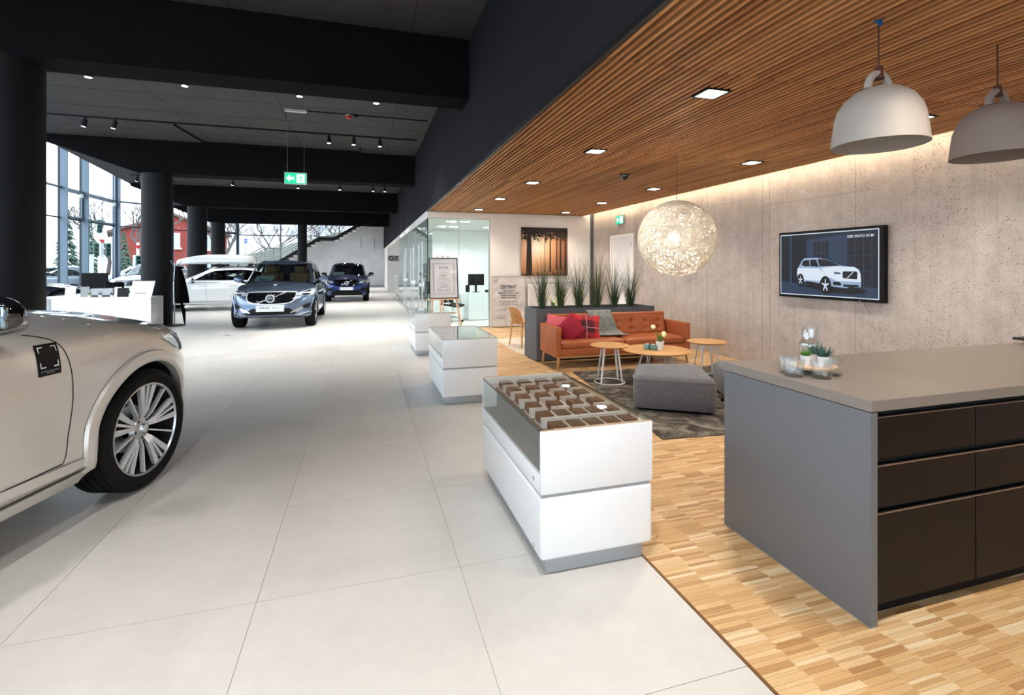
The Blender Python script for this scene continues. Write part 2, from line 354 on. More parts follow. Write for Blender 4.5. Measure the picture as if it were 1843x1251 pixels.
# ---------------------------------------------------------------- mesh helpers
class MB:
    """collects geometry for ONE mesh object"""
    def __init__(s): s.v = []; s.f = []; s.mi = []; s.cur = 0
    def add(s, vs, fs):
        o = len(s.v); s.v += [tuple(p) for p in vs]; s.f += [tuple(i + o for i in f) for f in fs]; s.mi += [s.cur] * len(fs); return s
    def box(s, x0, x1, y0, y1, z0, z1):
        return s.add([(x0, y0, z0), (x1, y0, z0), (x1, y1, z0), (x0, y1, z0), (x0, y0, z1), (x1, y0, z1), (x1, y1, z1), (x0, y1, z1)],
                     [(0, 3, 2, 1), (4, 5, 6, 7), (0, 1, 5, 4), (1, 2, 6, 5), (2, 3, 7, 6), (3, 0, 4, 7)])
    def bbox(s, x0, x1, y0, y1, z0, z1, r=0.01, seg=2):
        bm = bmesh.new(); bmesh.ops.create_cube(bm, size=1.0)
        for v in bm.verts:
            v.co = ((x0 + x1) / 2 + v.co.x * (x1 - x0), (y0 + y1) / 2 + v.co.y * (y1 - y0), (z0 + z1) / 2 + v.co.z * (z1 - z0))
        bmesh.ops.bevel(bm, geom=bm.edges[:], offset=r, segments=seg, profile=0.5, affect='EDGES')
        return s.bm(bm)
    def bm(s, bm):
        bm.verts.index_update()
        s.add([v.co[:] for v in bm.verts], [[v.index for v in f.verts] for f in bm.faces]); bm.free(); return s
    def tube(s, pts, r, n=8, closed=False, caps=True):
        P = [Vector(p) for p in pts]; rs = r if isinstance(r, (list, tuple)) else [r] * len(P)
        m = len(P); vs = []; fs = []
        up = None
        for i in range(m):
            a = P[i - 1] if (i > 0 or closed) else P[i]; b = P[(i + 1) % m] if (i < m - 1 or closed) else P[i]
            t = (b - a).normalized()
            if up is None:
                up = Vector((0, 0, 1)) if abs(t.z) < 0.9 else Vector((1, 0, 0))
            e1 = (up - t * up.dot(t)).normalized(); up = e1; e2 = t.cross(e1)
            for k in range(n):
                an = 2 * pi * k / n
                vs.append(P[i] + (e1 * cos(an) + e2 * sin(an)) * rs[i])
        for i in range(m if closed else m - 1):
            j = (i + 1) % m
            for k in range(n):
                k2 = (k + 1) % n; fs.append((i * n + k, i * n + k2, j * n + k2, j * n + k))
        if caps and not closed: fs.append(tuple(range(n))[::-1]); fs.append(tuple((m - 1) * n + k for k in range(n)))
        return s.add(vs, fs)
    def cyl(s, p0, p1, r0, r1=None, n=24):
        return s.tube([p0, p1], [r0, r0 if r1 is None else r1], n)
    def lathe(s, prof, n=32, c=(0, 0, 0), axis='z', caps=False, arc=2 * pi):
        full = abs(arc - 2 * pi) < 1e-6; cols = n if full else n + 1
        vs = []; fs = []; m = len(prof)
        for k in range(cols):
            a = arc * k / n
            for (r, z) in prof:
                if axis == 'z': p = (c[0] + r * cos(a), c[1] + r * sin(a), c[2] + z)
                elif axis == 'x': p = (c[0] + z, c[1] + r * cos(a), c[2] + r * sin(a))
                else: p = (c[0] + r * cos(a), c[1] + z, c[2] + r * sin(a))
                vs.append(p)
        for k in range(n):
            k2 = (k + 1) % cols
            for i in range(m - 1): fs.append((k * m + i, k2 * m + i, k2 * m + i + 1, k * m + i + 1))
        if caps:
            fs.append(tuple(k * m for k in range(cols))[::-1]); fs.append(tuple(k * m + m - 1 for k in range(cols)))
        return s.add(vs, fs)
    def prism(s, poly, axis, a, b):
        def P(u, v, w): return {'x': (w, u, v), 'y': (u, w, v), 'z': (u, v, w)}[axis]
        n = len(poly); vs = [P(u, v, a) for u, v in poly] + [P(u, v, b) for u, v in poly]
        fs = [tuple(range(n))[::-1], tuple(range(n, 2 * n))] + [(i, (i + 1) % n, n + (i + 1) % n, n + i) for i in range(n)]
        return s.add(vs, fs)
    def quad(s, a, b, c, d): return s.add([a, b, c, d], [(0, 1, 2, 3)])
    def grid(s, fn, nu, nv, cu=False):
        vs = [fn(i / nu, j / nv) for i in range(nu if cu else nu + 1) for j in range(nv + 1)]; fs = []
        for i in range(nu):
            i2 = (i + 1) % nu if cu else i + 1
            for j in range(nv): fs.append((i * (nv + 1) + j, i2 * (nv + 1) + j, i2 * (nv + 1) + j + 1, i * (nv + 1) + j + 1))
        return s.add(vs, fs)
    def mesh(s, name, mats, smooth=None, fix=True):
        me = bpy.data.meshes.new(name); me.from_pydata(s.v, [], s.f)
        for m in (mats if isinstance(mats, (list, tuple)) else [mats]): me.materials.append(M[m])
        if any(s.mi): me.polygons.foreach_set('material_index', s.mi)
        if fix:
            bm = bmesh.new(); bm.from_mesh(me); bmesh.ops.recalc_face_normals(bm, faces=bm.faces[:]); bm.to_mesh(me); bm.free()
        if smooth is not None:
            me.polygons.foreach_set('use_smooth', [True] * len(me.polygons)); me.set_sharp_from_angle(angle=R(smooth))
        me.update(); return me
    def build(s, name, mats, parent=None, smooth=None, loc=(0, 0, 0), rot=(0, 0, 0), fix=True, **props):
        return link(name, s.mesh(name, mats, smooth, fix), parent, loc, rot, **props)

def link(name, me, parent=None, loc=(0, 0, 0), rot=(0, 0, 0), **props):
    o = bpy.data.objects.new(name, me); COL.objects.link(o); o.location = loc; o.rotation_euler = rot; o.parent = parent
    for k, v in props.items():
        if v is not None: o[k] = v
    return o

def thing(name, label, cat, loc=(0, 0, 0), rz=0.0, group=None):
    return link(name, None, None, loc, (0, 0, rz), label=label, category=cat, group=group)
def struct(name, label=None):
    return link(name, None, None, kind='structure', label=label)
def copy_tree(o, parent=None, **props):
    c = o.copy(); COL.objects.link(c); c.parent = parent
    for k, v in props.items(): c[k] = v
    for ch in o.children: copy_tree(ch, c)
    return c
def box_mesh(name, mat, x0, x1, y0, y1, z0, z1): return MB().box(x0, x1, y0, y1, z0, z1).mesh(name, mat, fix=False)

_FONT_CACHE = {}
def lettering(text, size, mat, parent, origin, right, up, align='CENTER', extrude=0.0006, bold=0.0, space=1.0, name='lettering', sx=1.0, line=1.0):
    """flat lettering as mesh; origin is the anchor, right/up give the plane"""
    cu = bpy.data.curves.new('t', 'FONT'); cu.body = text; cu.size = size; cu.align_x = align; cu.align_y = 'CENTER'
    cu.extrude = extrude; cu.offset = bold * size; cu.space_character = space; cu.space_line = line; cu.resolution_u = 3
    o = bpy.data.objects.new('t', cu); me = bpy.data.meshes.new_from_object(o); bpy.data.objects.remove(o); bpy.data.curves.remove(cu)
    r = Vector(right).normalized(); u = Vector(up).normalized(); n = r.cross(u); O = Vector(origin)
    for v in me.vertices: v.co = O + r * (v.co.x * sx) + u * v.co.y + n * v.co.z
    me.materials.clear(); me.materials.append(M[mat])
    return link(name, me, parent)

# ---------------------------------------------------------------- setting
def in_view(x, y, z=0.0, m=60):
    d = x * sin(YAW) + y * cos(YAW)
    if d < 0.3: return False
    u = 921.5 + 892 * (x * cos(YAW) - y * sin(YAW)) / d; v = 480 + 892 * (1.5 - z) / d
    return -m < u < 1843 + m and -m < v < 1251 + m

BX = 1.38          # joint between tiles and parquet
SLAB = 4.72        # underside of the mezzanine slab
BEAM_Z = 3.88
LC = 2.85          # lounge ceiling
WX = 5.78          # concrete wall
OY = 11.9          # office front
def edge_x(y): return -5.7 - 0.1327 * y      # slab edge follows the slanted row of columns

def build_floor():
    fl = struct('floor', 'pale grey stone tiles of the showroom floor')
    MB().box(-14.3, 1.43, -6.8, 40.2, -0.12, -0.003).build('screed', 'grout', fl)
    MB().box(1.43, 8, 11.9, 40.2, -0.12, -0.0005).build('office_floor', 'tile', fl)
    T = 0.92; me = box_mesh('tile', 'tile', 0.0016, T - 0.0016, 0.0016, T - 0.0016, -0.012, 0.0)
    cells = [(BX - T * (i + 1), 2.45 + T * k) for i in range(17) for k in range(-10, 41)]
    def seen(c): return any(in_view(c[0] + a * T, c[1] + b * T) for a in (0, .5, 1) for b in (0, .5, 1))
    vis = sorted([c for c in cells if seen(c)], key=lambda c: (c[0] + T / 2) ** 2 + (c[1] + T / 2) ** 2)[:290]
    near = set(vis)
    for x, y in vis: link('tile', me, fl, (x, y, 0))
    mb = MB()
    for x, y in cells:
        if (x, y) not in near: mb.box(x + 0.0016, x + T - 0.0016, y + 0.0016, y + T - 0.0016, -0.012, 0)
    mb.build('tile_field', 'tile', fl, fix=False, kind='stuff')
    # parquet: short oak strips laid in columns
    pf = struct('parquet_floor', 'honey oak strip parquet of the lounge floor')
    MB().box(1.395, WX, -4, OY, -0.12, -0.006).build('bed', 'parquet_bed', pf)
    MB().box(BX, 1.395, -4, OY, -0.1, 0.001).build('edge_strip', 'edge_strip', pf)
    rng = random.Random(3); strips = []; w = 0.1605
    widths = [0.010, 0.014, 0.018, 0.022, 0.022, 0.03]
    x = 1.396
    while x < WX - 0.02:
        y = -4 + rng.random() * 0.05; x1 = min(x + w, WX)
        while y < OY:
            h = rng.choice(widths); a = rng.uniform(-.012, 0); strips.append((x + a, min(x + a + w + .012, WX), y, min(y + h, OY), h)); y += h
        x += w
    def hidden(x, y): return 2.0 < x < 4.5 and 1.5 < y < 2.5
    vis = sorted([s for s in strips if in_view((s[0] + s[1]) / 2, s[2], 0, 0) and s[4] >= 0.014 and not hidden((s[0] + s[1]) / 2, s[2])],
                 key=lambda s: ((s[0] + s[1]) / 2) ** 2 + s[2] ** 2)[:295]
    near = set(vis); cache = {}
    for s in vis:
        if s[4] not in cache: cache[s[4]] = box_mesh('parquet_strip', 'parquet', 0.0004, w + 0.012, 0.0004, s[4] - 0.0004, -0.01, 0)
        link('parquet_strip', cache[s[4]], pf, (s[0], s[2], rng.uniform(-0.0006, 0)))
    mb = MB()
    for s in strips:
        if s not in near: 
            z = rng.uniform(-0.0006, 0); mb.box(s[0] + 0.0004, s[1] - 0.0004, s[2] + 0.0004, s[3] - 0.0004, -0.01, z)
    mb.build('strip_field', 'parquet', pf, fix=False, kind='stuff')
build_floor()

BEAMS = [(-0.75, -0.25), (6.92, 7.42), (14.65, 15.15), (22.4, 22.9), (30.1, 30.6)]
COLS = [(-2.75, -0.5, .34), (-3.98, 7.2, .34), (-5.12, 14.9, .34), (-6.36, 22.5, .34), (-7.55, 30.2, .34)]
def build_hall():
    ce = struct('ceiling', 'dark grey painted concrete slab above the showroom')
    MB().prism([(edge_x(-6.8), -6.8), (1.43, -6.8), (1.43, 40.2), (edge_x(40.2), 40.2)], 'z', SLAB, SLAB + 0.3).build('slab', 'dark_ceiling', ce)
    for x in (-6.05, -3.75, -1.6, 0.62): MB().box(x - .006, x + .006, -6, 40, SLAB - 0.002, SLAB).build('seam', 'seam_dark', ce)
    for y in (8.55, 9.6, 10.75, 11.9, 13.6, 16.4, 18.8, 21.2): MB().box(edge_x(y), 1.42, y - .006, y + .006, SLAB - 0.0022, SLAB).build('seam', 'seam_dark', ce)
    labels = ['behind the camera', 'above the nearest dark column', 'above the second column', 'above the third column', 'above the fourth column']
    for (y0, y1), (cx, cy_, r), lb in zip(BEAMS, COLS, labels):
        xt = edge_x((y0 + y1) / 2) + 0.12
        prof = [(1.425, SLAB + .02), (1.425, BEAM_Z), (cx - 0.35, BEAM_Z), (xt, SLAB - 0.12), (xt, SLAB + .02)]
        b = MB().prism(prof, 'y', y0, y1).build('beam', 'beam_paint', None, kind='structure', label='dark concrete ceiling beam ' + lb)
        MB().lathe([(r, 0), (r, BEAM_Z)], 48, (cx, cy_, 0)).build('column', 'column_paint', None, smooth=40, kind='structure', label='round dark concrete column under the beam ' + lb)
    MB().lathe([(.25, 0), (.25, BEAM_Z)], 32, (-3.35, 30.35, 0)).build('column', 'column_paint', None, smooth=40, kind='structure', label='slim dark round column in front of the staircase')
    # bulkhead over the edge of the lounge ceiling
    w = struct('bulkhead_wall', 'dark charcoal bulkhead above the slatted ceiling edge')
    MB().box(1.43, 1.55, -4, 40.2, LC, SLAB + .02).build('panel', 'bulkhead_paint', w)
    MB().box(1.424, 1.46, -4, OY - .01, LC - 0.035, LC + 0.01).build('edge_profile', 'black_metal', w)
    # outer shell
    s = struct('wall_back', 'wall behind the camera beside the glazing'); MB().box(1.4, 6, -6.95, -6.8, 0, 9).build('panel', 'white_wall', s)
    s = struct('roof', 'high roof over the glazed strip'); MB().box(-14.6, 1.43, -6.9, 40.4, 9, 9.2).build('panel', 'white_wall', s)
    s = struct('wall_mezzanine', 'upper storey wall beside the bulkhead'); MB().box(1.45, 1.6, -6.9, 40.4, SLAB, 9).build('panel', 'white_wall', s)
    s = struct('wall_far', 'white concrete wall under the staircase')
    MB().prism([(-6.3, 0), (1.45, 0), (1.45, SLAB), (0.0, SLAB), (-1.75, 3.35), (-3.2, 3.3), (-6.3, 1.3)], 'y', 38.6, 38.9).build('panel', 'white_concrete', s)
    MB().box(-6.3, 1.45, 38.585, 38.6, 0, .1).build('skirting', 'grey_plinth', s)
    for x0, x1, z0, z1 in ((-1.05, -.3, .28, 1.05),): MB().box(x0, x1, 38.54, 38.6, z0, z1).build('heater_panel', 'white_lacquer', s)
    MB().box(-.3, -.22, 38.5, 38.6, .28, 1.1).build('heater_end', 'grey_plinth', s)
    MB().box(-2.55, -1.85, 38.57, 38.6, 0, 2.05).build('door_leaf', 'white_lacquer', s); MB().box(-2.15, -2.12, 38.55, 38.58, .9, 1.15).build('door_handle', 'black_metal', s)
    MB().box(-1.8, -1.25, 38.56, 38.6, 1.4, 1.75).build('wall_box', 'planter_grey', s)
    for x in (-.2, .75): 
        MB().tube([(x, 38.55, 3.7), (x, 38.55, 2.9), (x + .1, 38.55, 2.9)], .018, 6).build('conduit', 'steel', s)
build_hall()

def build_facade():
    X = -14.0
    def run(name, label, a, b, mull, zs, top=9.0, fin=0.33, openers=()):
        """glazed wall from a to b (plan points); mull = distances of the fins along it"""
        w = struct(name, label); a = Vector((*a, 0)); b = Vector((*b, 0)); t = (b - a).normalized(); n = Vector((t.y, -t.x, 0)); L = (b - a).length
        def bar(s0, s1, n0, n1, z0, z1, nm, mt):
            vs = [a + t * s + n * q + Vector((0, 0, z)) for z in (z0, z1) for s, q in ((s0, n0), (s1, n0), (s1, n1), (s0, n1))]
            MB().add(vs, [(0, 3, 2, 1), (4, 5, 6, 7), (0, 1, 5, 4), (1, 2, 6, 5), (2, 3, 7, 6), (3, 0, 4, 7)]).build(nm, mt, w)
        pts = [0] + [m for m in mull if 0 < m < L] + [L]
        zz = [0.12] + list(zs) + [top]
        for m in pts: 
            bar(m - .03, m + .03, 0, fin, 0, top, 'mullion', 'facade_metal'); bar(m - .034, m + .034, -.06, .04, 0, top, 'mullion_cap', 'facade_dark')
        for z in zz: bar(0, L, -.04, .05, z - .03, z + .03, 'transom', 'facade_dark')
        bar(0, L, .06, .12, zs[-1] - .05, zs[-1] + .05, 'tie_beam', 'facade_metal')
        bar(0, L, -.05, .06, 0, .12, 'base_rail', 'facade_dark')
        for m0, m1 in zip(pts[:-1], pts[1:]):
            for z0, z1 in zip(zz[:-1], zz[1:]):
                p = [a + t * s + Vector((0, 0, z)) for s, z in ((m0 + .03, z0 + .03), (m1 - .03, z0 + .03), (m1 - .03, z1 - .03), (m0 + .03, z1 - .03))]
                MB().quad(*p).build('pane', 'facade_glass', w)
            if m0 in openers and len(zs) > 1:
                for s0, s1, z0, z1 in ((m0 + .05, m1 - .05, zs[0] + .03, zs[0] + .13), (m0 + .05, m1 - .05, zs[1] - .15, zs[1] - .05), (m0 + .05, m0 + .15, zs[0] + .13, zs[1] - .15), (m1 - .15, m1 - .05, zs[0] + .13, zs[1] - .15)):
                    bar(s0, s1, .05, .11, z0, z1, 'opener_frame', 'facade_metal')
                bar(m1 - .42, m1 - .2, .11, .2, zs[1] - .3, zs[1] - .1, 'opener_motor', 'white_plastic')
        return w
    Y0 = -6.8
    ms = [y - Y0 for y in (-3.6, -.3, 3.0, 6.2, 9.4, 12.6, 15.9, 19.1, 22.4, 25.7, 29.0, 30.9)]
    run('window_1', 'tall glass facade with blue grey fins beside the street', (X, Y0), (X, 34.4), ms, (3.87, 5.32), openers=(ms[-2], ms[-1]))
    run('window_2', 'slanted corner bay of the glass facade', (X, 34.4), (-8.8, 40.1), (1.6, 3.2, 4.8, 6.4), (3.87, 5.32), openers=(1.6, 4.8, 6.4), fin=.2)
    run('window_added', 'added unseen glass facade behind the camera', (1.4, Y0), (X, Y0), (3.1, 6.2, 9.3, 12.4), (3.87, 5.32))  # added glazing instead of a closed back wall, brings in frontal daylight
    run('window_3', 'glass end wall behind the staircase', (-8.8, 40.1), (1.5, 40.1), (2.9, 4.4, 7.0), (3.8, 5.32), fin=.2)
build_facade()

def build_lounge_shell():
    # slatted ceiling
    c = struct('slatted_ceiling', 'warm timber slat ceiling over the lounge')
    MB().box(1.46, WX, -4, OY, LC + 0.05, LC + 0.25).build('backing', 'slat_backing', c)
    MB().box(5.46, 5.5, -4, OY, LC - 0.028, LC + 0.05).build('cove_edge', 'slat_wood', c)
    MB().box(1.46, 5.5, OY - .03, OY - .004, LC - .03, LC + .05).build('shadow_joint', 'black_metal', c)
    joints = [-4.0, 2.84, 5.1, 7.3, OY - .03]
    cache = {}
    n = int((5.46 - 1.475) / 0.057)
    for i in range(n):
        x = 1.478 + 0.057 * i
        for j, (y0, y1) in enumerate(zip(joints[:-1], joints[1:])):
            off = 0.0
            if j not in cache: cache[j] = box_mesh('slat', 'slat_wood', 0, 0.026, 0.004, y1 - y0 - 0.004, 0, 0.036)
            link('slat', cache[j], c, (x + (0.004 if j % 2 else 0), y0, LC - 0.026))
    for y in joints[1:-1]: MB().box(1.47, 5.46, y - .02, y + .02, LC + .012, LC + .04).build('cross_batten', 'seam_dark', c)
    # concrete wall
    w = struct('wall_right', 'exposed pitted concrete wall of the lounge')
    MB().box(WX, WX + .3, -6.8, OY + .1, 0, 3.2).build('panel', 'concrete', w)
    for y in (2.9, 4.62, 5.96, 6.1, 7.35, 8.9, 9.1): MB().box(WX - .0015, WX + .001, y - .004, y + .004, 0, LC).build('form_joint', 'form_line', w)
    for z, ya, yb in ((2.55, 6.7, 9.8), (2.42, 4.4, 6.1)): MB().box(WX - .0012, WX + .001, ya, yb, z - .003, z + .003).build('form_joint', 'form_line', w)
    # LED line in the gap between slats and wall
    t = thing('cove_light', 'warm light strip hidden along the top of the concrete wall', 'light strip', (0, 0, 0))
    MB().box(5.5, 5.56, -4, OY - .03, LC + .005, LC + .03).build('housing', 'alu', t); MB().box(5.56, 5.565, -4, OY - .03, LC + .006, LC + .028).build('led_strip', 'cove', t)
    # office front, white
    w = struct('wall_office', 'white wall with glass front of the office')
    MB().box(1.45, 2.99, OY, OY + .12, 2.68, LC).build('lintel', 'white_wall', w)
    MB().box(1.45, 1.57, OY + .12, 33, 2.68, LC).build('fascia', 'white_wall', w)
    MB().box(2.99, 5.7, OY, OY + .12, 0, LC + .05).build('panel', 'white_wall', w)
    MB().box(5.7, WX, OY - .03, OY + .12, 0, LC + .05).build('corner_post', 'planter_grey', w)
    MB().box(1.57, WX, OY + .12, 22.4, 2.70, 2.8).build('office_ceiling', 'white_wall', w)
    MB().box(1.57, 6.6, 22.4, 33, 2.70, 2.8).build('alcove_ceiling', 'white_wall', w)
    MB().box(WX - .1, WX + .05, OY + .12, 33, 0, 2.8).build('inner_side', 'white_wall', w)
    MB().box(2.1, WX - .1, 15.9, 16.0, 0, 2.7).build('partition', 'white_wall', w)
    MB().box(1.57, WX, 22.4, 22.5, 0, 2.7).build('partition', 'white_wall', w)
    MB().box(1.45, 6.0, 33, 33.15, 0, 2.85).build('alcove_wall', 'white_wall', w); MB().box(1.45, 1.6, 33.15, 38.6, 0, 2.85).build('end_side', 'white_wall', w)
    # radiator below the picture
    t = thing('radiator', 'white ribbed radiator under the forest picture', 'radiator', (0, 0, 0))
    MB().bbox(3.95, 5.62, OY - .11, OY - .05, .25, 1.08, .008, 1).build('body', 'white_lacquer', t)
    rib = MB().box(0, .016, 0, .012, 0, .76).mesh('rib', 'white_lacquer')
    for i in range(46): link('rib', rib, t, (3.975 + i * .036, OY - .122, .28))
    MB().box(3.95, 5.62, OY - .115, OY - .04, 1.08, 1.09).build('grille', 'alu', t)
    for x in (4.1, 5.4): MB().box(x, x + .04, OY - .05, OY - .002, .3, .9).build('bracket', 'white_lacquer', t)
    # glass front of the office
    g = struct('window_4', 'glass panels of the office front and corridor side')
    for x0, x1 in ((1.46, 2.215), (2.225, 2.97)): MB().box(x0, x1, OY + .05, OY + .062, .03, 2.68).build('pane', 'office_glass', g)
    MB().box(2.215, 2.225, OY + .048, OY + .064, .03, 2.68).build('joint', 'alu', g)
    MB().box(2.97, 2.992, OY + .02, OY + .09, 0, 2.68).build('frame', 'alu', g); MB().box(1.45, 2.99, OY + .03, OY + .08, 0, .03).build('frame', 'alu', g)
    MB().box(1.45, 2.99, OY + .03, OY + .08, 2.66, 2.685).build('frame', 'alu', g)
    MB().box(1.45, 1.475, OY + .04, OY + .065, .03, 2.68).build('glass_corner', 'glass_edge', g)
    ys = [12.0, 13.2, 14.1, 15.6, 16.5, 18.6, 19.5, 22.3]
    for i, (a, b) in enumerate(zip(ys[:-1], ys[1:])):
        MB().box(1.47, 1.482, a + .01, b - .01, .03, 2.68 if i % 2 == 0 else 2.12).build('pane', 'office_glass', g)
        if i % 2: MB().box(1.47, 1.482, a + .01, b - .01, 2.16, 2.68).build('pane', 'office_glass', g)
    MB().box(1.455, 1.50, OY + .06, 22.4, 0, .03).build('frame', 'alu', g)
    for i in (1, 3, 5):
        a, b = ys[i], ys[i + 1]
        d = link('door_leaf', None, g)
        for q in (a, b): MB().box(1.455, 1.495, q - .02, q + .02, .03, 2.14).build('door_frame', 'alu', d)
        MB().box(1.455, 1.495, a, b, 2.12, 2.16).build('door_frame', 'alu', d)
        MB().cyl((1.42, a + .12, 1.02), (1.42, a + .27, 1.02), .011, n=8).build('door_handle', 'chrome', d)
        MB().box(1.415, 1.47, a + .06, a + .13, .97, 1.07).build('lock_plate', 'chrome', d)
build_lounge_shell()

def build_stairs():
    t = thing('staircase', 'dark steel staircase with open treads and landings at the far end', 'staircase', (0, 0, 0))
    y0, y1 = 37.0, 38.3
    line = [(-9.15, 0.0), (-6.69, 1.62), (-5.88, 1.62), (-3.03, 3.45), (-2.02, 3.45), (0.0, 4.72)]
    for y in (y0, y1):
        up = [(x, z + .12) for x, z in line]; dn = [(x + .05, max(z - .1, 0)) for x, z in reversed(line)]
        MB().prism(up + dn, 'y', y - .03, y + .03).build('stringer', 'black_metal', t)
    tread = box_mesh('tread', 'white_concrete', 0, .30, y0 + .03, y1 - .03, -.30, -.2)
    def flight(x0, z0, x1, z1, n):
        for i in range(n): link('tread', tread, t, (x0 + (x1 - x0) * (i + .4) / n - .1, 0, z0 + (z1 - z0) * (i + 1) / n - .02))
    flight(-9.15, 0, -6.69, 1.62, 9); flight(-5.88, 1.62, -3.03, 3.45, 10); flight(-2.02, 3.45, 0, 4.72, 7)
    for x0, x1, z in ((-6.69, -5.88, 1.62), (-3.03, -2.02, 3.45)): MB().box(x0, x1, y0, y1, z - .1, z + .02).build('landing', 'black_metal', t)
    for y in (y0, y1):
        for h, r in ((1.02, .034), (.82, .015), (.64, .015), (.46, .015), (.28, .015)):
            MB().tube([(x, y, z + .12 + h) for x, z in line], r, 6).build('handrail' if r > .02 else 'rail_bar', 'frame_pale' if r > .02 else 'steel', t)
        for (xa, za), (xb, zb) in zip(line[:-1], line[1:]):
            n = max(1, int((xb - xa) / .95))
            for i in range(n + 1):
                x = xa + (xb - xa) * i / n; z = za + (zb - za) * i / n
                MB().cyl((x, y, z), (x, y, z + 1.12), .014, n=6).build('rail_post', 'steel', t)
build_stairs()
# ---------------------------------------------------------------- furniture of the lounge
def display_case(x0, x1, y0, y1, label, deck):
    t = thing('display_case', label, 'display case', ((x0 + x1) / 2, (y0 + y1) / 2, 0), 0, 'white glazed display cases'); w = (x1 - x0) / 2; h = (y1 - y0) / 2
    MB().bbox(-w + .035, w - .035, -h + .035, h - .035, 0, .1, .01, 2).build('plinth', 'grey_plinth', t, 40)
    MB().bbox(-w, w, -h, h, .085, .388, .018, 3).build('lower_body', 'white_lacquer', t, 40)
    MB().box(-w + .012, w - .012, -h + .012, h - .012, .386, .404).build('groove', 'grey_plinth', t)
    b = MB().bbox(-w, w, -h + .006, h - .006, .402, .5, .004, 2).build('upper_body', 'white_lacquer', t, 40)
    for s in (-1, 1): MB().bbox(-w - .001, w + .001, s * h - .02 if s > 0 else -h, h if s > 0 else -h + .02, .402, .71, .008, 2).build('end_panel', 'white_lacquer', t, 40)
    for s in (-1, 1): MB().box(s * w - .004 - .002 * s, s * w + .004 - .006 * s, -h + .02, h - .02, .5, .702).build('side_glass', 'case_glass', t)
    MB().box(-w + .001, w - .001, -h + .003, h - .003, .702, .711).build('top_glass', 'case_glass', t)
    for s in (-1, 1): MB().box(s * w - .001, s * w + .0005 * s, -h + .02, h - .02, .701, .712).build('glass_rim', 'glass_edge', t)
    for s in (-1, 1): MB().box(-w + .01, w - .01, s * h - (.012 if s > 0 else -.004), s * h - (.004 if s > 0 else -.012), .711, .7125).build('brass_edge', 'oak', t)
    if deck: 
        MB().box(-w + .012, -w + .1, -h + .021, h - .021, .5, .503).build('deck_floor', 'felt_dark', t)
        MB().box(-w + .1, w - .006, -h + .021, h - .021, .5, .628).build('deck_side', 'felt_dark', t); MB().box(-w + .09, w - .006, -h + .021, h - .021, .628, .636).build('deck', 'felt_dark', t)
    else: MB().box(-w + .03, w - .02, -h + .03, h - .03, .5, .53).build('deck', 'white_plastic', t)
    for z in (.45, .115): MB().cyl((-w - .004, -h + .1, z), (-w + .01, -h + .1, z), .011, n=12).build('lock', 'chrome', t)
    return t
display_case(.81, 1.42, 2.23, 3.45, 'white display case holding rows of small boxes, nearest the camera', True)
display_case(.81, 1.425, 5.32, 6.52, 'white display case with glass top, middle one of the three', False)
display_case(.82, 1.43, 8.42, 9.62, 'white display case beside the easel, farthest of the three', False)

def sample_boxes():
    t0 = thing('sample_box', '', 'box', group='boxes in the near display case')
    tr = MB().box(-.052, .052, -.07, .07, 0, .01)
    for a in ((.028, .052, -.034, .062), (-.052, .052, -.07, -.034), (-.052, .052, .062, .07)): tr.box(a[0], a[1], a[2], a[3], .01, .05)
    tr.build('tray', 'white_plastic', t0)
    MB().box(-.051, .027, -.033, .061, .01, .057).build('wood_block', 'walnut', t0); MB().bbox(-.02, -.006, .0, .014, .057, .06, .002, 1).build('clip', 'chrome', t0)
    ords = ['first', 'second', 'third', 'fourth', 'fifth']; rows = ['front', 'second', 'third', 'fourth', 'fifth', 'back']
    first = True
    for r, (y, n) in enumerate(zip((2.36, 2.55, 2.74, 2.94, 3.13, 3.32), (5, 5, 4, 4, 4, 4))):
        for k in range(n):
            x = .965 + k * ((.40 / (n - 1)))
            lb = f'white tray with dark wood block, {rows[r]} row in near case, {ords[k]} from aisle glass'
            o = t0 if first else copy_tree(t0); first = False
            o['label'] = lb; o.location = (x, y, .636); o.rotation_euler = (0, 0, random.uniform(-.05, .05))
sample_boxes()
def case_items():
    k = 0
    for (cx, cy, nm) in ((1.12, 5.92, 'middle'), (1.12, 9.02, 'farthest')):
        for i, (dx, dy) in enumerate(((-.17, .3), (-.02, .22), (.12, .32), (-.12, -.02), (.08, -.08), (.2, .05))):
            kind = i % 3; z = .53
            if kind == 0:
                o = thing('mug', f'white mug on the deck of the {nm} display case, place {["far left", "near left"][i > 2]}', 'mug', (cx + dx, cy + dy, z)); MB().lathe([(.001, .004), (.036, 0), (.04, .004), (.04, .095), (.036, .095), (.036, .01), (.001, .008)], 24).build('body', 'ceramic', o, 40)
                MB().tube([(.038, 0, .025), (.062, 0, .035), (.066, 0, .055), (.055, 0, .072), (.038, 0, .075)], .005, 6).build('handle', 'ceramic', o, 60)
            elif kind == 1:
                o = thing('gift_box', f'flat white gift box in the {nm} display case, {["far", "near"][i > 2]} one', 'box', (cx + dx, cy + dy, z), .2); MB().bbox(-.07, .07, -.05, .05, 0, .05, .004, 1).build('body', 'white_plastic', o); MB().box(-.072, .072, -.052, .052, .035, .056).build('lid', 'paper', o)
            else:
                o = thing('model_car', f'small white model car in the {nm} display case, {["far", "near"][i > 2]} one', 'model car', (cx + dx, cy + dy, z), .5)
                MB().prism([(-.08, .012), (.08, .012), (.082, .03), (.05, .036), (.03, .055), (-.05, .056), (-.075, .036), (-.082, .03)], 'y', -.03, .03).build('body', 'paint_silver', o)
                for a in (-.05, .05):
                    for b in (-.03, .03): MB().cyl((a, b - .006, .014), (a, b + .006, .014), .014, n=14).build('wheel', 'rubber', o)
case_items()

